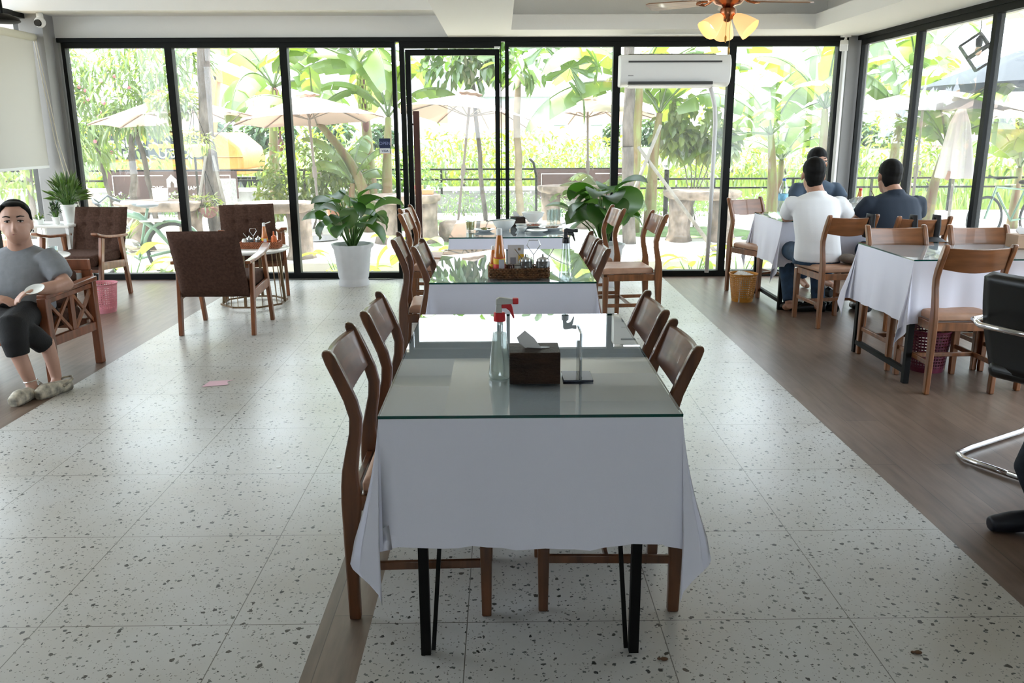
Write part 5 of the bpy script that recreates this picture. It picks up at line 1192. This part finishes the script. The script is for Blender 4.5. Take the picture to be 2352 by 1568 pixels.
b = MB(); b.grid(lambda u, v: ((u-.5)*.34+.02*math.sin(v*23+u*9), (v-.5)*.2+.02*math.sin(u*31), .004+.13*math.sin(PI*u)**.6*math.sin(PI*v)**.5*(1+.3*math.sin(u*19+v*13))), 24, 18)
tag(b.build('plastic_bag', glassmat('thin_white_plastic', (.85, .86, .86), .3, .6, .35), None, loc=(3.13, 7.40, tz)), 'crumpled thin white plastic bag between the man in white and the man in navy', 'bag')
t = thing('sauce_bottle', 'orange sauce bottle hidden behind the man in navy', 'bottle', (3.35, 7.95, tz)); b = MB(); b.lathe([(.03, 0), (.03, .1), (.015, .18)], 16); b.build('bottle', mat('sauce_amber', (.55, .17, .03), .1), t, smooth=2); b = MB(); b.lathe([(.016, .18), (.016, .2)], 12); b.build('cap', redp, t)
# condiment basket on the round table
basket_tray(-2.10, 7.40, .503, .33, .15, .06, 'orange woven condiment basket on the round white table', .05, mat('orange_rattan', (.36, .12, .05), .6, var=.3, vs=40, bump=.6, bs=90))
sauce_bottle(-2.06, 7.38, .511, .21, 'amber sauce bottle with an open white cap in the lounge basket', ((.20, .05, .015), (.45, .05, .03)), open_cap=True)
t = thing('spice_caddy', 'steel handled caddy of spice jars in the lounge basket', 'caddy', (-2.16, 7.39, .511)); spice_caddy(t, 0, 0, 0, 1.1)
t = thing('squeeze_bottle', 'orange squeeze bottle at the right end of the lounge basket', 'bottle', (-1.985, 7.40, .511)); b = MB(); b.lathe([(.025, 0), (.026, .06), (.022, .09), (.008, .10), (.006, .135)], 16); b.build('body', mat('orange_squeeze', (.75, .18, .05), .4), t, smooth=2)
for x, lab in ((-2.235, 'small lidded white jar at the left end of the lounge basket'), (-2.205, 'second white jar left of the lounge spice caddy')):
    b = MB(); b.lathe([(.02, 0), (.022, .02), (.022, .06), (.012, .075)], 16); tag(b.build('lidded_jar', white_ceramic, None, smooth=2, loc=(x, 7.37+.04*(x > -2.21), .511)), lab, 'jar', 'lounge basket jars')
# potted dieffenbachias in white pots
diff = leafmat('dieffenbachia_leaf', (.03, .12, .03), (.12, .34, .05), .5, .10)
def white_pot_plant(x, y, n, hgt, LL, seed, label):
    t = broadleaf(x, y, 0, n, hgt, LL, seed, label, diff, 1.0, 'potted_plant', grp='dark leaved plants in white pots', W_=.78)
    for c in t.children: c.location.z = .36
    b = MB(); wb = lambda a, z: 1 + (.035*math.cos(12*a) if z > .38 else 0)
    b.lathe([(.135, 0), (.150, .0), (.152, .03), (.14, .06), (.148, .08), (.185, .36), (.20, .385), (.205, .41), (.185, .41), (.175, .36), (.001, .36)], 60, wob=wb); b.build('pot', mat('worn_white_plastic', (.72, .72, .74), .45, var=.06, vs=6), t, smooth=2)
    b = MB(); rnd = random.Random(2)
    for _ in range(40): a = rnd.uniform(0, 6.3); r_ = rnd.uniform(0, .155); b.ell((r_*math.cos(a), r_*math.sin(a), .37), (.022, .016, .014), (0, 0, a), 8, 5)
    b.build('pebbles', mat('pebble_grey', (.35, .36, .34), .7, var=.4), t, smooth=True)
    return t
white_pot_plant(-1.475, 8.36, 30, .50, .27, 303, 'dark leaved plant in a scalloped white pot left of the door')
white_pot_plant(1.0, 8.25, 34, .60, .31, 311, 'dark leaved plant in a white pot right of the door, behind the chairs')
# waste baskets with open lattice
def waste_basket(x, y, r0, r1, h, m, lab, bag=False):
    t = thing('waste_basket', lab, 'basket', (x, y, 0), 0, 'plastic waste baskets')
    def prm(a, z): rr = lerp(r0, r1, z/h); return (rr*math.cos(a), rr*math.sin(a), z)
    b = MB(); b.lathe([(r0, 0), (lerp(r0, r1, .12), h*.12)], 36); b.build('base', m, t, smooth=2)
    b = MB(); b.lathe([(lerp(r0, r1, .93), h*.93), (r1, h), (r1+.008, h), (r1+.006, h*.97)], 36, cap=False); b.build('rim', m, t, smooth=2)
    b = MB(); n = 40
    for k in range(n): a = 2*PI*k/n; b.bar(prm(a, h*.1), prm(a, h*.95), .0062, .003, (math.cos(a), math.sin(a), 0))
    for j in range(11):
        z = h*(.15+.075*j); b.lathe([(lerp(r0, r1, z/h)+.001, z-.0045), (lerp(r0, r1, z/h)+.001, z+.0045)], 36, cap=False)
    b.build('lattice', m, t)
    if bag:
        b = MB(); b.grid(lambda u, v: ((u-.5)*.2, (v-.5)*.16, h-.02+.03*math.sin(u*7+v*5)*math.sin(PI*u)), 12, 10); b.grid(lambda u, v: (-.06+.08*u+.02*v, -lerp(r0, r1, v)*.9+.01*u, h*v), 3, 10); b.build('liner', mat('white_liner', (.75, .74, .72), .6), t)
    return t
waste_basket(2.15, 7.42, .092, .12, .25, mat('orange_basket', (.62, .27, .04), .4), 'orange lattice waste basket beside the corner table', True)
waste_basket(2.70, 5.17, .105, .135, .27, mat('maroon_basket', (.13, .015, .04), .4), 'maroon lattice waste basket under the right hand table')
waste_basket(-3.40, 7.12, .10, .125, .25, mat('pink_basket', (.75, .30, .36), .4), 'pink lattice waste basket behind the wooden armchair')
# floor litter
b = MB(); b.add([(-1.81, 4.89, .002), (-1.66, 4.93, .003), (-1.69, 5.0, .002), (-1.65, 5.03, .004), (-1.80, 5.01, .002)], [(0, 1, 2, 3, 4)]); tag(b.build('paper_scrap', mat('pink_paper', (.72, .48, .55), .8)), 'pink paper scrap lying on the terrazzo floor', 'paper')
b = MB(); b.lathe([(.0, 0), (.014, 0), (.012, .002)], 14); tag(b.build('white_disc', white_plastic, None, loc=((-1.028, 3.633, 0))), 'tiny white bottle cap disc on the terrazzo left of the nearest table', 'disc')
for p, lab in (((0.463, 2.151, 0), 'small brown leaf crumb on the floor at the right of the nearest table'), ((1.212, 2.169, 0), 'brown crumb on the terrazzo at the lower right')):
    b = MB(); b.ell((0, 0, .004), (.012, .008, .004)); b.ell((-.014, .003, .003), (.006, .005, .003)); tag(b.build('leaf_crumb', mat('crumb_brown', (.12, .06, .03), .8), None, loc=p), lab, 'crumb')
b = MB(); b.tube([(-3.0, 8.66, .006), (-2.6, 8.60, .006), (-2.45, 8.55, .006), (-2.35, 8.62, .006), (-1.6, 8.66, .006), (-1.2, 8.60, .006), (-.99, 8.68, .006)], .004, 6); tag(b.build('floor_cable', blk), 'thin dark cable lying along the foot of the left windows', 'cable')
# wooden lounge chair with crossed side panels
lw = mat('red_brown_lounge_wood', (.20, .065, .028), .35, var=.4, vs=3, stretch=(8, 8, 1), coat=.2)
t = thing('wooden_lounge_chair', 'red brown wooden lounge chair with crossed slat sides, the woman sits in it', 'armchair', (-3.06, 5.28, 0))
for sx in (-1, 1):
    x = sx*.32; xb = x + (.06 if sx > 0 else -.04)
    F_ = lambda u, z: Vector((lerp(x, xb, u), lerp(-.28, .20, u), z))
    b = MB(); b.bar(F_(0, 0), F_(0, .53), .055, .06, (0, 1, 0)); b.build('front_leg', lw, t, bevel=.004)
    b = MB(); b.bar(F_(1, 0), F_(1, .55), .045, .055, (0, 1, 0)); b.build('rear_leg', lw, t, bevel=.004)
    b = MB(); b.bar(F_(-.04, .535), F_(1.06, .565), .06, .03); b.build('armrest', lw, t, bevel=.005)
    b = MB(); b.bar(F_(.02, .255), F_(1, .255), .035, .055); b.bar(F_(.02, .505), F_(1, .525), .03, .03); b.build('side_rail', lw, t, bevel=.003)
    for u0, u1 in ((.05, .48), (.56, .97)):
        b = MB(); b.bar(F_(u0, .28), F_(u1, .50), .016, .02); b.build('cross_slat', arm_wood, t); b = MB(); b.bar(F_(u0, .50), F_(u1, .28), .016, .02); b.build('cross_slat', arm_wood, t)
    b = MB(); b.bar(F_(.52, .28), F_(.52, .51), .02, .05, (0, 1, 0)); b.build('centre_slat', lw, t)
for y0 in (-.28, .20):
    b = MB(); b.box(-.30, .32, y0, y0+.04, .235, .30); b.build('seat_rail', lw, t, bevel=.003)
b = MB(); b.box(-.36, .345, .26, .30, .61, .68); b.build('top_rail', lw, t, bevel=.004)
for k in range(6):
    b = MB(); b.box(-.33+.125*k, -.27+.125*k, .265, .29, .28, .61); b.build('back_slat', lw, t)
b = MB(); b.box(-.28, .29, -.26, .22, .30, .385); b.build('seat_cushion', brown_fab, t, bevel=.03, seg=3)
b = MB(); b.obox((0, .19, .50), (.56, .10, .26), (R(-12), 0, 0)); b.build('back_cushion', brown_fab, t, bevel=.04, seg=3)
# office chair at the right edge
leather = mat('black_leather', (.004, .004, .0045), .36, spec=.4)
t = thing('cantilever_office_chair', 'black leather office chair with chrome cantilever frame at the right edge', 'office chair', (2.53, 3.62, 0), R(-60))
def shell(fn, th, nu, nv):
    b = MB(); b.grid(fn, nu, nv); return b
b = MB(); b.grid(lambda u, v: ((u-.5)*(.46+.06*math.sin(PI*v)), -.20 - .14*v**1.5 - .035*math.cos((u-.5)*PI) + .03, .42+.45*v), 14, 14); b.build('backrest', leather, t, smooth=True, solid=.05, bevel=0)
b = MB(); b.box(-.24, .24, -.22, .26, .38, .46); b.build('seat', leather, t, bevel=.035, seg=3)
b = MB()
for sx in (-1, 1): b.tube([(0, -.36, .018), (sx*.20, -.355, .018), (sx*.255, -.32, .018), (sx*.27, -.20, .018), (sx*.27, .22, .018), (sx*.27, .30, .04), (sx*.27, .33, .12), (sx*.27, .31, .4), (sx*.275, .28, .60), (sx*.29, .20, .645), (sx*.30, -.10, .645), (sx*.30, -.26, .645), (sx*.22, -.345, .645), (0, -.36, .645)], .0135, 10)
b.build('chrome_frame', chrome, t, smooth=True)
for sx in (-1, 1):
    b = MB(); b.loft([[(sx*.275-w_, y, z), (sx*.275+w_, y, z), (sx*.275+w_, y, z+.025), (sx*.275-w_, y, z+.025)] for y, z, w_ in ((-.16, .652, .018), (0, .655, .025), (.22, .655, .025))]); b.build('armrest_pad', mat('reddish_armrest', (.16, .04, .02), .3, coat=.4), t, bevel=.008)
# ================================================================ PEOPLE
skin_m = mat('skin_tan', (.46, .25, .17), .5, var=.06, vs=8); skin_d = mat('skin_tan_dark', (.38, .20, .13), .5, var=.06, vs=8)
hair_m = mat('black_hair', (.003, .0025, .0025), .7, spec=.2)
def blob(name, fn, m, parent, voxel=.010, smooth=6, loc=None):
    b = MB(); fn(b); o = b.build(name, m, parent, smooth=True)
    k = o.modifiers.new('r', 'REMESH'); k.mode = 'VOXEL'; k.voxel_size = voxel; k.use_smooth_shade = True
    if smooth: k = o.modifiers.new('s', 'SMOOTH'); k.factor = .5; k.iterations = smooth
    if loc: o.location = loc
    return o
def V(*a): return Vector(a)
def hand(b, w_, d, up, s_=1.0, curl=.5, side=1):
    """palm from wrist w_ along d, five separate fingers"""
    d = Vector(d).normalized(); up = Vector(up).normalized(); sd = d.cross(up).normalized()
    for o_ in (-.026, -.009, .009, .026): b.tube([w_, w_+d*.04*s_+sd*o_*s_, w_+d*.085*s_+sd*o_*1.05*s_], [.019*s_, .017*s_, .011*s_], 8)
    for k, (o_, L_) in enumerate(((-.030, .062), (-.010, .076), (.010, .080), (.030, .070))):
        p = w_ + d*.082*s_ + sd*o_*s_; c = curl
        q = p + (d*math.cos(c) - up*math.sin(c))*L_*.5*s_; r_ = q + (d*math.cos(c*2.2) - up*math.sin(c*2.2))*L_*.5*s_
        b.tube([p, q, r_], [.0088*s_, .008*s_, .0062*s_], 8)
    p = w_ + d*.025*s_ + sd*.028*s_*side; b.tube([p, p+(sd*side*.7+d*.7)*.035*s_-up*.008, p+(sd*side*.35+d*.9)*.062*s_-up*.02], [.012*s_, .0105*s_, .008*s_], 8)
def head(b, c, s_=1.0, face=(0, 1, 0), neck=None):
    """skull, jaw, ears, nose; face is the unit direction looked at"""
    c = Vector(c); f_ = Vector(face).normalized(); sd = f_.cross(V(0, 0, 1)).normalized(); rz = math.atan2(-f_.x, f_.y)
    b.ell(c + V(0, 0, .03)*s_ - f_*.01*s_, (.076*s_, .093*s_, .090*s_), (0, 0, rz)); b.ell(c + f_*.018*s_ - V(0, 0, .04)*s_, (.060*s_, .070*s_, .075*s_), (0, 0, rz)); b.ell(c + f_*.035*s_ - V(0, 0, .085)*s_, (.040*s_, .042*s_, .030*s_), (0, 0, rz))
    for k in (-1, 1): b.ell(c + sd*k*.078*s_ - f_*.005*s_ - V(0, 0, .01)*s_, (.009*s_, .018*s_, .030*s_), (0, 0, rz))
    b.tube([c + f_*.083*s_ + V(0, 0, .015)*s_, c + f_*.098*s_ - V(0, 0, .02)*s_, c + f_*.088*s_ - V(0, 0, .033)*s_], [.008*s_, .014*s_, .012*s_], 8)
    if neck is not None: b.tube([c - f_*.01*s_ - V(0, 0, .04)*s_, (c - f_*.012*s_ - V(0, 0, .04)*s_ + Vector(neck))/2, neck], [.056*s_, .058*s_, .070*s_], 12)
def add_face(parent, c, s_, rz, woman=False):
    q = Matrix.Rotation(rz, 3, 'Z'); c = Vector(c)
    def P(x, y, z): return c + q @ (Vector((x, y, z))*s_)
    for k in (-1, 1):
        b = MB(); b.ell(P(k*.032, .0775, .016), (.0140*s_, .006*s_, .0058*s_), (0, 0, rz)); ey = b.build('eye', mat('eye_white', (.55, .50, .47), .3), parent, smooth=True)
        b = MB(); b.ell(P(k*.032, .0822, .016), (.0058*s_, .003*s_, .0058*s_), (0, 0, rz)); b.build('iris', mat('dark_iris', (.015, .009, .008), .2), ey, smooth=True)
        b = MB(); b.tube([P(k*.016, .085, .041), P(k*.034, .082, .046), P(k*.053, .070, .042)], [.0033*s_, .0038*s_, .0022*s_], 6); b.build('eyebrow', hair_m, parent, smooth=True)
        b = MB(); b.tube([P(k*.018, .083, .0215), P(k*.032, .0845, .0235), P(k*.048, .076, .018)], .0022*s_, 5); b.build('eyelid_line', hair_m, parent)
    b = MB(); b.tube([P(-.026, .0815 if woman else .079, -.057), P(-.008, .0885, -.053), P(0, .089, -.0545), P(.008, .0885, -.053), P(.026, .0815 if woman else .079, -.057)], [.002*s_, .0055*s_, .005*s_, .0055*s_, .002*s_], 8); b.build('lips', mat('lip_rose', (.30, .11, .10), .4), parent, smooth=True)
def short_hair(parent, c, s_=1.0, face=(0, 1, 0), name='hair'):
    c = Vector(c); f_ = Vector(face).normalized(); rz = math.atan2(-f_.x, f_.y)
    def fn(b):
        b.ell(c + V(0, 0, .045)*s_ - f_*.018*s_, (.081*s_, .098*s_, .086*s_), (0, 0, rz)); b.ell(c + V(0, 0, .0)*s_ - f_*.042*s_, (.074*s_, .062*s_, .088*s_), (0, 0, rz)); b.ell(c + V(0, 0, -.06)*s_ - f_*.048*s_, (.056*s_, .036*s_, .042*s_), (0, 0, rz)); b.ell(c + V(0, 0, .078)*s_ + f_*.035*s_, (.062*s_, .04*s_, .03*s_), (0, 0, rz))
    return blob(name, fn, hair_m, parent, .007, 3)
def ring_torso(b, rings):
    b.loft([[(cx + rx*math.cos(a)*(abs(math.cos(a))**-.12 if abs(math.cos(a)) > .05 else 1), cy + ry*math.sin(a), z) for a in [2*PI*(k+.5)/20 for k in range(20)]] for cx, cy, z, rx, ry in rings])
# -- man in white shirt, back to us
def seated_man(label, loc, rz, shirt, pants, skin, sc=1.0, hd=(0, .24, 1.165), elbows=((-.27, .22, .80), (.27, .22, .80)), hands=((-.12, .48, .80), (.12, .48, .80)), face=(0, 1, -.25), legs=True, foot_y=.10, shoes=None, lean=.20, wid=1.0):
    t = thing('person', label, 'person', loc, rz); t.scale = (sc,)*3
    L = lean
    sh = [V(-.185*wid, L*.85, .955), V(.185*wid, L*.85, .955)]
    e = [Vector(x) for x in elbows]; h = [Vector(x) for x in hands]
    def body(b):
        head(b, hd, 1.12, face, V(0, L*.85, .985))
        ring_torso(b, [(0, .0, .50, .15, .11), (0, .02, .62, .14, .10), (0, L*.55, .80, .15, .10), (0, L*.85, .93, .13, .07)])
        for k in (0, 1):
            b.tube([sh[k]*.85+V(0, 0, .07), sh[k].lerp(e[k], .5), e[k], e[k].lerp(h[k], .5), h[k]], [.03, .038, .040, .036, .026], 12); hand(b, h[k], h[k]-e[k], (0, 0, 1), 1, .6, 1 if k == 0 else -1)
        if legs:
            for s_ in (-1, 1):
                b.tube([V(s_*.09, .02, .52), V(s_*.12, .38, .50), V(s_*.13, .40, .44), V(s_*.12, foot_y+.14, .08)], [.07, .055, .05, .035], 12)
                if not shoes: b.tube([V(s_*.12, foot_y+.12, .07), V(s_*.12, foot_y+.20, .035), V(s_*.13, foot_y+.30, .025)], [.035, .034, .025], 10)
    blob('body', body, skin, t, .0085, 3)
    def shirtf(b):
        ring_torso(b, [(0, -.035, .485, .185*wid, .135), (0, -.03, .56, .185*wid, .14), (0, .0, .66, .175*wid, .135), (0, L*.5, .80, .185*wid, .13), (0, L*.78, .90, .195*wid, .125), (0, L*.9, .965, .185*wid, .11), (0, L*.95, 1.005, .10, .085)])
        for k in (0, 1):
            b.tube([V(sh[k].x*.8, sh[k].y, .935), sh[k]+V(0, .01, -.03), sh[k].lerp(e[k], .45), sh[k].lerp(e[k], .80)], [.06, .076, .072, .070], 16)
        b.tube([V(0, L*.85, .985), V(0, L*.92, 1.03)], [.086, .074], 16)
    blob('shirt', shirtf, shirt, t, .011, 5)
    short_hair(t, hd, 1.12, face); add_face(t, hd, 1.12, 0)
    def pant(b):
        ring_torso(b, [(0, -.01, .462, .19, .15), (0, -.03, .54, .18, .135), (0, -.02, .60, .165, .12)])
        for s_ in (-1, 1): b.tube([V(s_*.09, .0, .53), V(s_*.12, .36, .52), V(s_*.13, .42, .46), V(s_*.125, foot_y+.22, .26), V(s_*.12, foot_y+.14, .10)], [.092, .078, .072, .06, .055], 14)
    if legs: blob('trousers', pant, pants, t, .011, 4)
    if shoes and legs:
        for s_ in (-1, 1):
            def shf(b, s_=s_): b.tube([V(s_*.12, foot_y+.07, .05), V(s_*.12, foot_y+.15, .055), V(s_*.13, foot_y+.26, .04), V(s_*.135, foot_y+.34, .03)], [.038, .042, .042, .03], 12)
            blob('shoe', shf, shoes, t, .008, 2)
    return t
white_shirt = mat('white_polo_cotton', (.74, .74, .75), .9, bump=.05, bs=160); navy_shirt = mat('navy_shirt_cotton', (.012, .02, .035), .85, bump=.05, bs=160); blue_shirt = mat('slate_blue_shirt', (.035, .055, .085), .85)
jeans = mat('dark_blue_jeans', (.02, .045, .085), .9, var=.3, vs=20); blkshoe = mat('black_shoe', (.008, .008, .009), .25)
seated_man('man in a white polo shirt seen from behind, leaning over the corner table', (2.50, 6.66, 0), R(-4), white_shirt, jeans, skin_d, .98, hd=(-.03, .16, 1.155), elbows=((-.19, .28, .80), (.29, .18, .79)), hands=((-.06, .46, .79), (.16, .42, .80)), lean=.14, wid=1.0)
seated_man('man in a navy shirt seen from behind at the right side of the corner table', (3.16, 6.66, 0), R(4), navy_shirt, jeans, skin_d, .98, hd=(-.02, .24, 1.135), elbows=((-.27, .22, .79), (.25, .22, .79)), hands=((-.14, .50, .79), (.12, .50, .79)), lean=.18, wid=1.1, shoes=blkshoe)
seated_man('man in a slate blue shirt facing us behind the corner table', (3.02, 8.38, 0), R(186), blue_shirt, jeans, skin_d, 1.0, hd=(.03, .20, 1.175), elbows=((-.24, .24, .80), (.27, .24, .80)), hands=((-.10, .42, .80), (.10, .42, .80)), lean=.16)
b = MB()
for sx in (-1, 1):
    b.tube([(sx*.035 + .025*math.cos(a), 0, .018*math.sin(a)) for a in [2*PI*k/16 for k in range(17)]], .002, 5, cap=False); b.tube([(sx*.06, 0, .005), (sx*.075, .1, .005)], .002, 5)
b.tube([(-.01, 0, 0), (.01, 0, 0)], .002, 5)
tag(b.build('eyeglasses', blk, None, loc=(2.97, 8.085, 1.185), rz=R(6)), 'thin dark eyeglasses worn by the man facing us', 'glasses')
# extra things by the chairs
t = thing('shoulder_bag', 'black bag slung over the back of the chair behind the man in navy', 'bag', (3.12, 6.12, 0))
blob('bag_body', lambda b: (b.ell((.03, 0, .60), (.13, .06, .13)), b.ell((-.02, -.01, .50), (.14, .07, .12))), mat('black_nylon', (.01, .01, .012), .6), t, .012, 4)
b = MB()
for x in (-.11, .06):
    b = MB(); b.tube([(x, .015, .58), (x, .035, .70), (x, .022, .80), (x, .030, .868), (x, .085, .868), (x, .11, .74)], .011, 8, sq=2.0); b.build('strap', mat('black_nylon', (.01, .01, .012), .6), t, smooth=True)
b = MB(); b.tube([(2.735, 6.24, .50), (2.735, 6.235, .74), (2.735, 6.23, .868), (2.735, 6.31, .868), (2.735, 6.35, .70)], .011, 8, sq=2.0); tag(b.build('bag_strap', mat('black_nylon', (.01, .01, .012), .6), smooth=True), 'black strap looped over the chair post beside the man in white', 'strap')
blob_o = blob('folded_jacket', lambda b: (b.ell((0, 0, 0), (.13, .10, .035), (0, .1, .3)), b.ell((.08, -.03, -.02), (.09, .07, .04)), b.ell((-.04, .02, .015), (.10, .06, .03), (.2, 0, .8))), mat('grey_brown_cloth', (.13, .10, .08), .9, var=.3, vs=12), None, .01, 3, loc=(2.74, 6.50, .50))
tag(blob_o, 'crumpled grey brown jacket on the chair seat beside the man in white', 'jacket')
def shoe(x, y, rz, label, m=blkshoe, s_=1):
    o = blob('shoe', lambda b: (b.tube([(0, -.11, .035), (0, -.02, .042), (0, .09, .034), (0, .14, .024)], [.034, .040, .042, .03], 12), b.tube([(0, -.11, .05), (0, -.05, .065)], [.035, .038], 12)), m, None, .008, 2, loc=(x, y, 0)); o.rotation_euler = (0, 0, rz); tag(o, label, 'shoe', 'shoes under the corner table'); return o
shoe(2.49, 6.98, R(65), 'black leather shoe left under the white shirted man chair'); shoe(2.60, 6.93, R(80), 'black shoe in the middle under the white shirted man chair'); shoe(2.73, 6.96, R(40), 'black shoe by the front right chair leg of the man in white'); shoe(2.95, 7.62, R(20), 'black shoe farther back under the corner table')
# -- woman at the left, facing us
t = thing('person', 'woman in a grey t-shirt and black trousers sitting in the wooden lounge chair', 'person', (-2.97, 5.12, 0))
wh_ = V(.075, -.02, .965)
PH = R(24); QF = Matrix.Rotation(PH, 3, 'Z')
def FP(x, y, z): return wh_ + QF @ Vector((x, y, z))
grey_tee = mat('grey_marl_cotton', (.22, .23, .25), .9, var=.08, vs=30, bump=.05, bs=160); blk_tr = mat('black_trouser_cloth', (.008, .008, .009), .85, bump=.2, bs=100); skin_w = mat('skin_woman', (.47, .27, .20), .48, var=.05, vs=8)
def wbody(b):
    head(b, wh_, 1.08, (math.sin(R(24)), -math.cos(R(24)), 0), V(.06, .02, .80))
    b.ell(wh_ + V(.02, -.03, -.055), (.068, .066, .062)); b.ell(FP(0, -.015, -.025), (.080, .064, .068), (0, 0, PH)); b.ell(FP(0, -.03, -.075), (.050, .045, .04), (0, 0, PH)); b.tube([wh_ + V(0, .01, -.07), V(.06, .02, .80)], [.064, .072], 14)
    ring_torso(b, [(.03, .02, .44, .15, .11), (.03, 0, .60, .16, .10), (.05, .02, .76, .13, .075)])
    b.tube([V(.17, .02, .755), V(.26, -.01, .68), V(.345, -.06, .600), V(.31, -.15, .60), V(.255, -.22, .60)], [.03, .046, .046, .040, .030], 14); hand(b, V(.255, -.22, .60), (-.5, -.6, -.15), (0, .1, 1), .95, .5, 1)
    b.tube([V(-.12, .02, .755), V(-.22, -.02, .62), V(-.26, -.10, .56), V(-.12, -.21, .555), V(.0, -.235, .55)], [.03, .044, .044, .036, .028], 14); hand(b, V(.0, -.235, .55), (1, -.15, -.05), (0, -.2, 1), .95, .35, 1)
    b.tube([V(.20, -.42, .30), V(.235, -.42, .17), V(.25, -.40, .07)], [.048, .04, .03], 12); b.tube([V(.25, -.38, .05), V(.25, -.46, .035), V(.24, -.54, .03)], [.034, .034, .028], 10)
    b.tube([V(.28, -.25, .30), V(.31, -.26, .17), V(.32, -.26, .07)], [.045, .038, .03], 12); b.tube([V(.32, -.26, .05), V(.34, -.34, .035), V(.35, -.40, .03)], [.034, .034, .028], 10)
blob('body', wbody, skin_w, t, .008, 3)
def wtee(b):
    ring_torso(b, [(.03, .0, .435, .195, .15), (.03, -.01, .50, .20, .155), (.03, -.01, .58, .19, .145), (.04, .0, .66, .18, .135), (.045, .02, .74, .195, .115), (.05, .03, .80, .14, .085), (.055, .03, .825, .075, .07)])
    b.tube([V(.19, .02, .765), V(.26, .0, .70), V(.31, -.03, .635)], [.074, .078, .070], 16); b.tube([V(-.13, .02, .765), V(-.205, .0, .69), V(-.25, -.03, .62)], [.074, .078, .070], 16)
blob('t_shirt', wtee, grey_tee, t, .010, 5)
def wtr(b):
    ring_torso(b, [(.03, .02, .395, .19, .16), (.03, .0, .47, .19, .15)])
    b.tube([V(.10, .0, .435), V(.16, -.26, .43), V(.185, -.40, .42), V(.205, -.43, .34), V(.215, -.43, .26)], [.09, .085, .082, .072, .062], 14)
    b.tube([V(-.03, .0, .435), V(.04, -.26, .43), V(.14, -.36, .41), V(.25, -.31, .34), V(.28, -.26, .27)], [.09, .085, .078, .066, .058], 14)
blob('trousers', wtr, blk_tr, t, .010, 4)
hs = 1.06
PH = R(24); QF = Matrix.Rotation(PH, 3, 'Z')
def FP(x, y, z): return wh_ + QF @ Vector((x, y, z))
def whair(b):
    b.ell(FP(0, .034, .056), (.087, .088, .086), (0, 0, PH)); b.ell(FP(0, .045, -.01), (.089, .062, .088), (0, 0, PH)); b.ell(FP(0, .125, .0), (.036, .034, .036)); b.ell(FP(0, -.02, .112), (.055, .045, .018), (0, 0, PH))
    for k in (-1, 1): b.tube([FP(k*.050, -.035, .105), FP(k*.078, -.01, .065), FP(k*.082, .012, .0)], [.016, .013, .010], 8)
blob('hair', whair, hair_m, t, .0065, 2)
add_face(t, wh_, 1.06, PH + PI, True)
b = MB(); b.ell(FP(.086, 0, -.05), (.004, .004, .007)); b.build('earring', mat('dark_earring', (.02, .02, .03), .2), t)
b = MB(); b.tube([V(-.035 + .0, -.225 + .034*math.cos(a), .552 + .034*math.sin(a)) for a in [2*PI*k/16 for k in range(17)]], .005, 6, cap=False); b.build('red_bracelet', mat('red_cord', (.5, .03, .02), .6), t)
b = MB(); b.tube([V(.247 + .036*math.cos(a), -.402 + .036*math.sin(a), .10 + .006*math.cos(a)) for a in [2*PI*k/16 for k in range(17)]], .003, 6, cap=False); b.build('anklet', chrome, t)
clog_m = mat('cream_patterned_clog', (.62, .56, .44), .6, var=.5, vs=24, col2=(.18, .17, .15))
for k, (x, y, a, lab) in enumerate(((-2.725, 4.66, 3.05, 'cream patterned clog on the woman foot, nearer the viewer'), (-2.62, 4.78, 2.75, 'cream patterned clog on the woman foot, farther back by the chair leg'))):
    t = thing('clog', lab, 'shoe', (x, y, 0), a, 'clogs')
    o = blob('upper', lambda b: (b.tube([(0, -.10, .03), (0, -.02, .034), (0, .07, .036), (0, .125, .026)], [.034, .040, .047, .034], 14), b.ell((0, .06, .045), (.044, .05, .026))), clog_m, t, .007, 2)
    b = MB(); b.tube([(.043, -.02, .045), (.035, -.09, .072), (0, -.115, .078), (-.035, -.09, .072), (-.043, -.02, .045)], .006, 6, sq=1.5); b.build('heel_strap', clog_m, t, smooth=True)
t = thing('oval_dish', 'small white oval dish held in the woman hand over the armrest', 'dish', (-2.70, 4.86, .60), .5); t.rotation_euler = (R(38), R(-12), .3); t.scale = (.85,)*3
b = MB(); b.lathe([(.02, 0), (.04, .006), (.052, .02), (.049, .02), (.035, .009), (.001, .006)], 28, sx=1.25, sy=.85); b.build('body', white_ceramic, t, smooth=2)
# -- person at the right edge, nearly all outside the picture
seated_man('person in dark jeans seated at the right picture edge, only a leg in view', (2.47, 2.80, 0), PI/2, navy_shirt, mat('charcoal_jeans', (.012, .017, .028), .9, var=.3, vs=30), skin_d, 1.0, hd=(0, .10, 1.20), elbows=((-.26, .12, .76), (.26, .12, .76)), hands=((-.14, .30, .62), (.14, .30, .62)), foot_y=.28, lean=.10, shoes=mat('dark_navy_shoe', (.006, .008, .016), .5))
put(ch_d, True, (2.53, 2.80, 0), R(90), 'dining chair under the person at the right picture edge', 'chairs at the right')
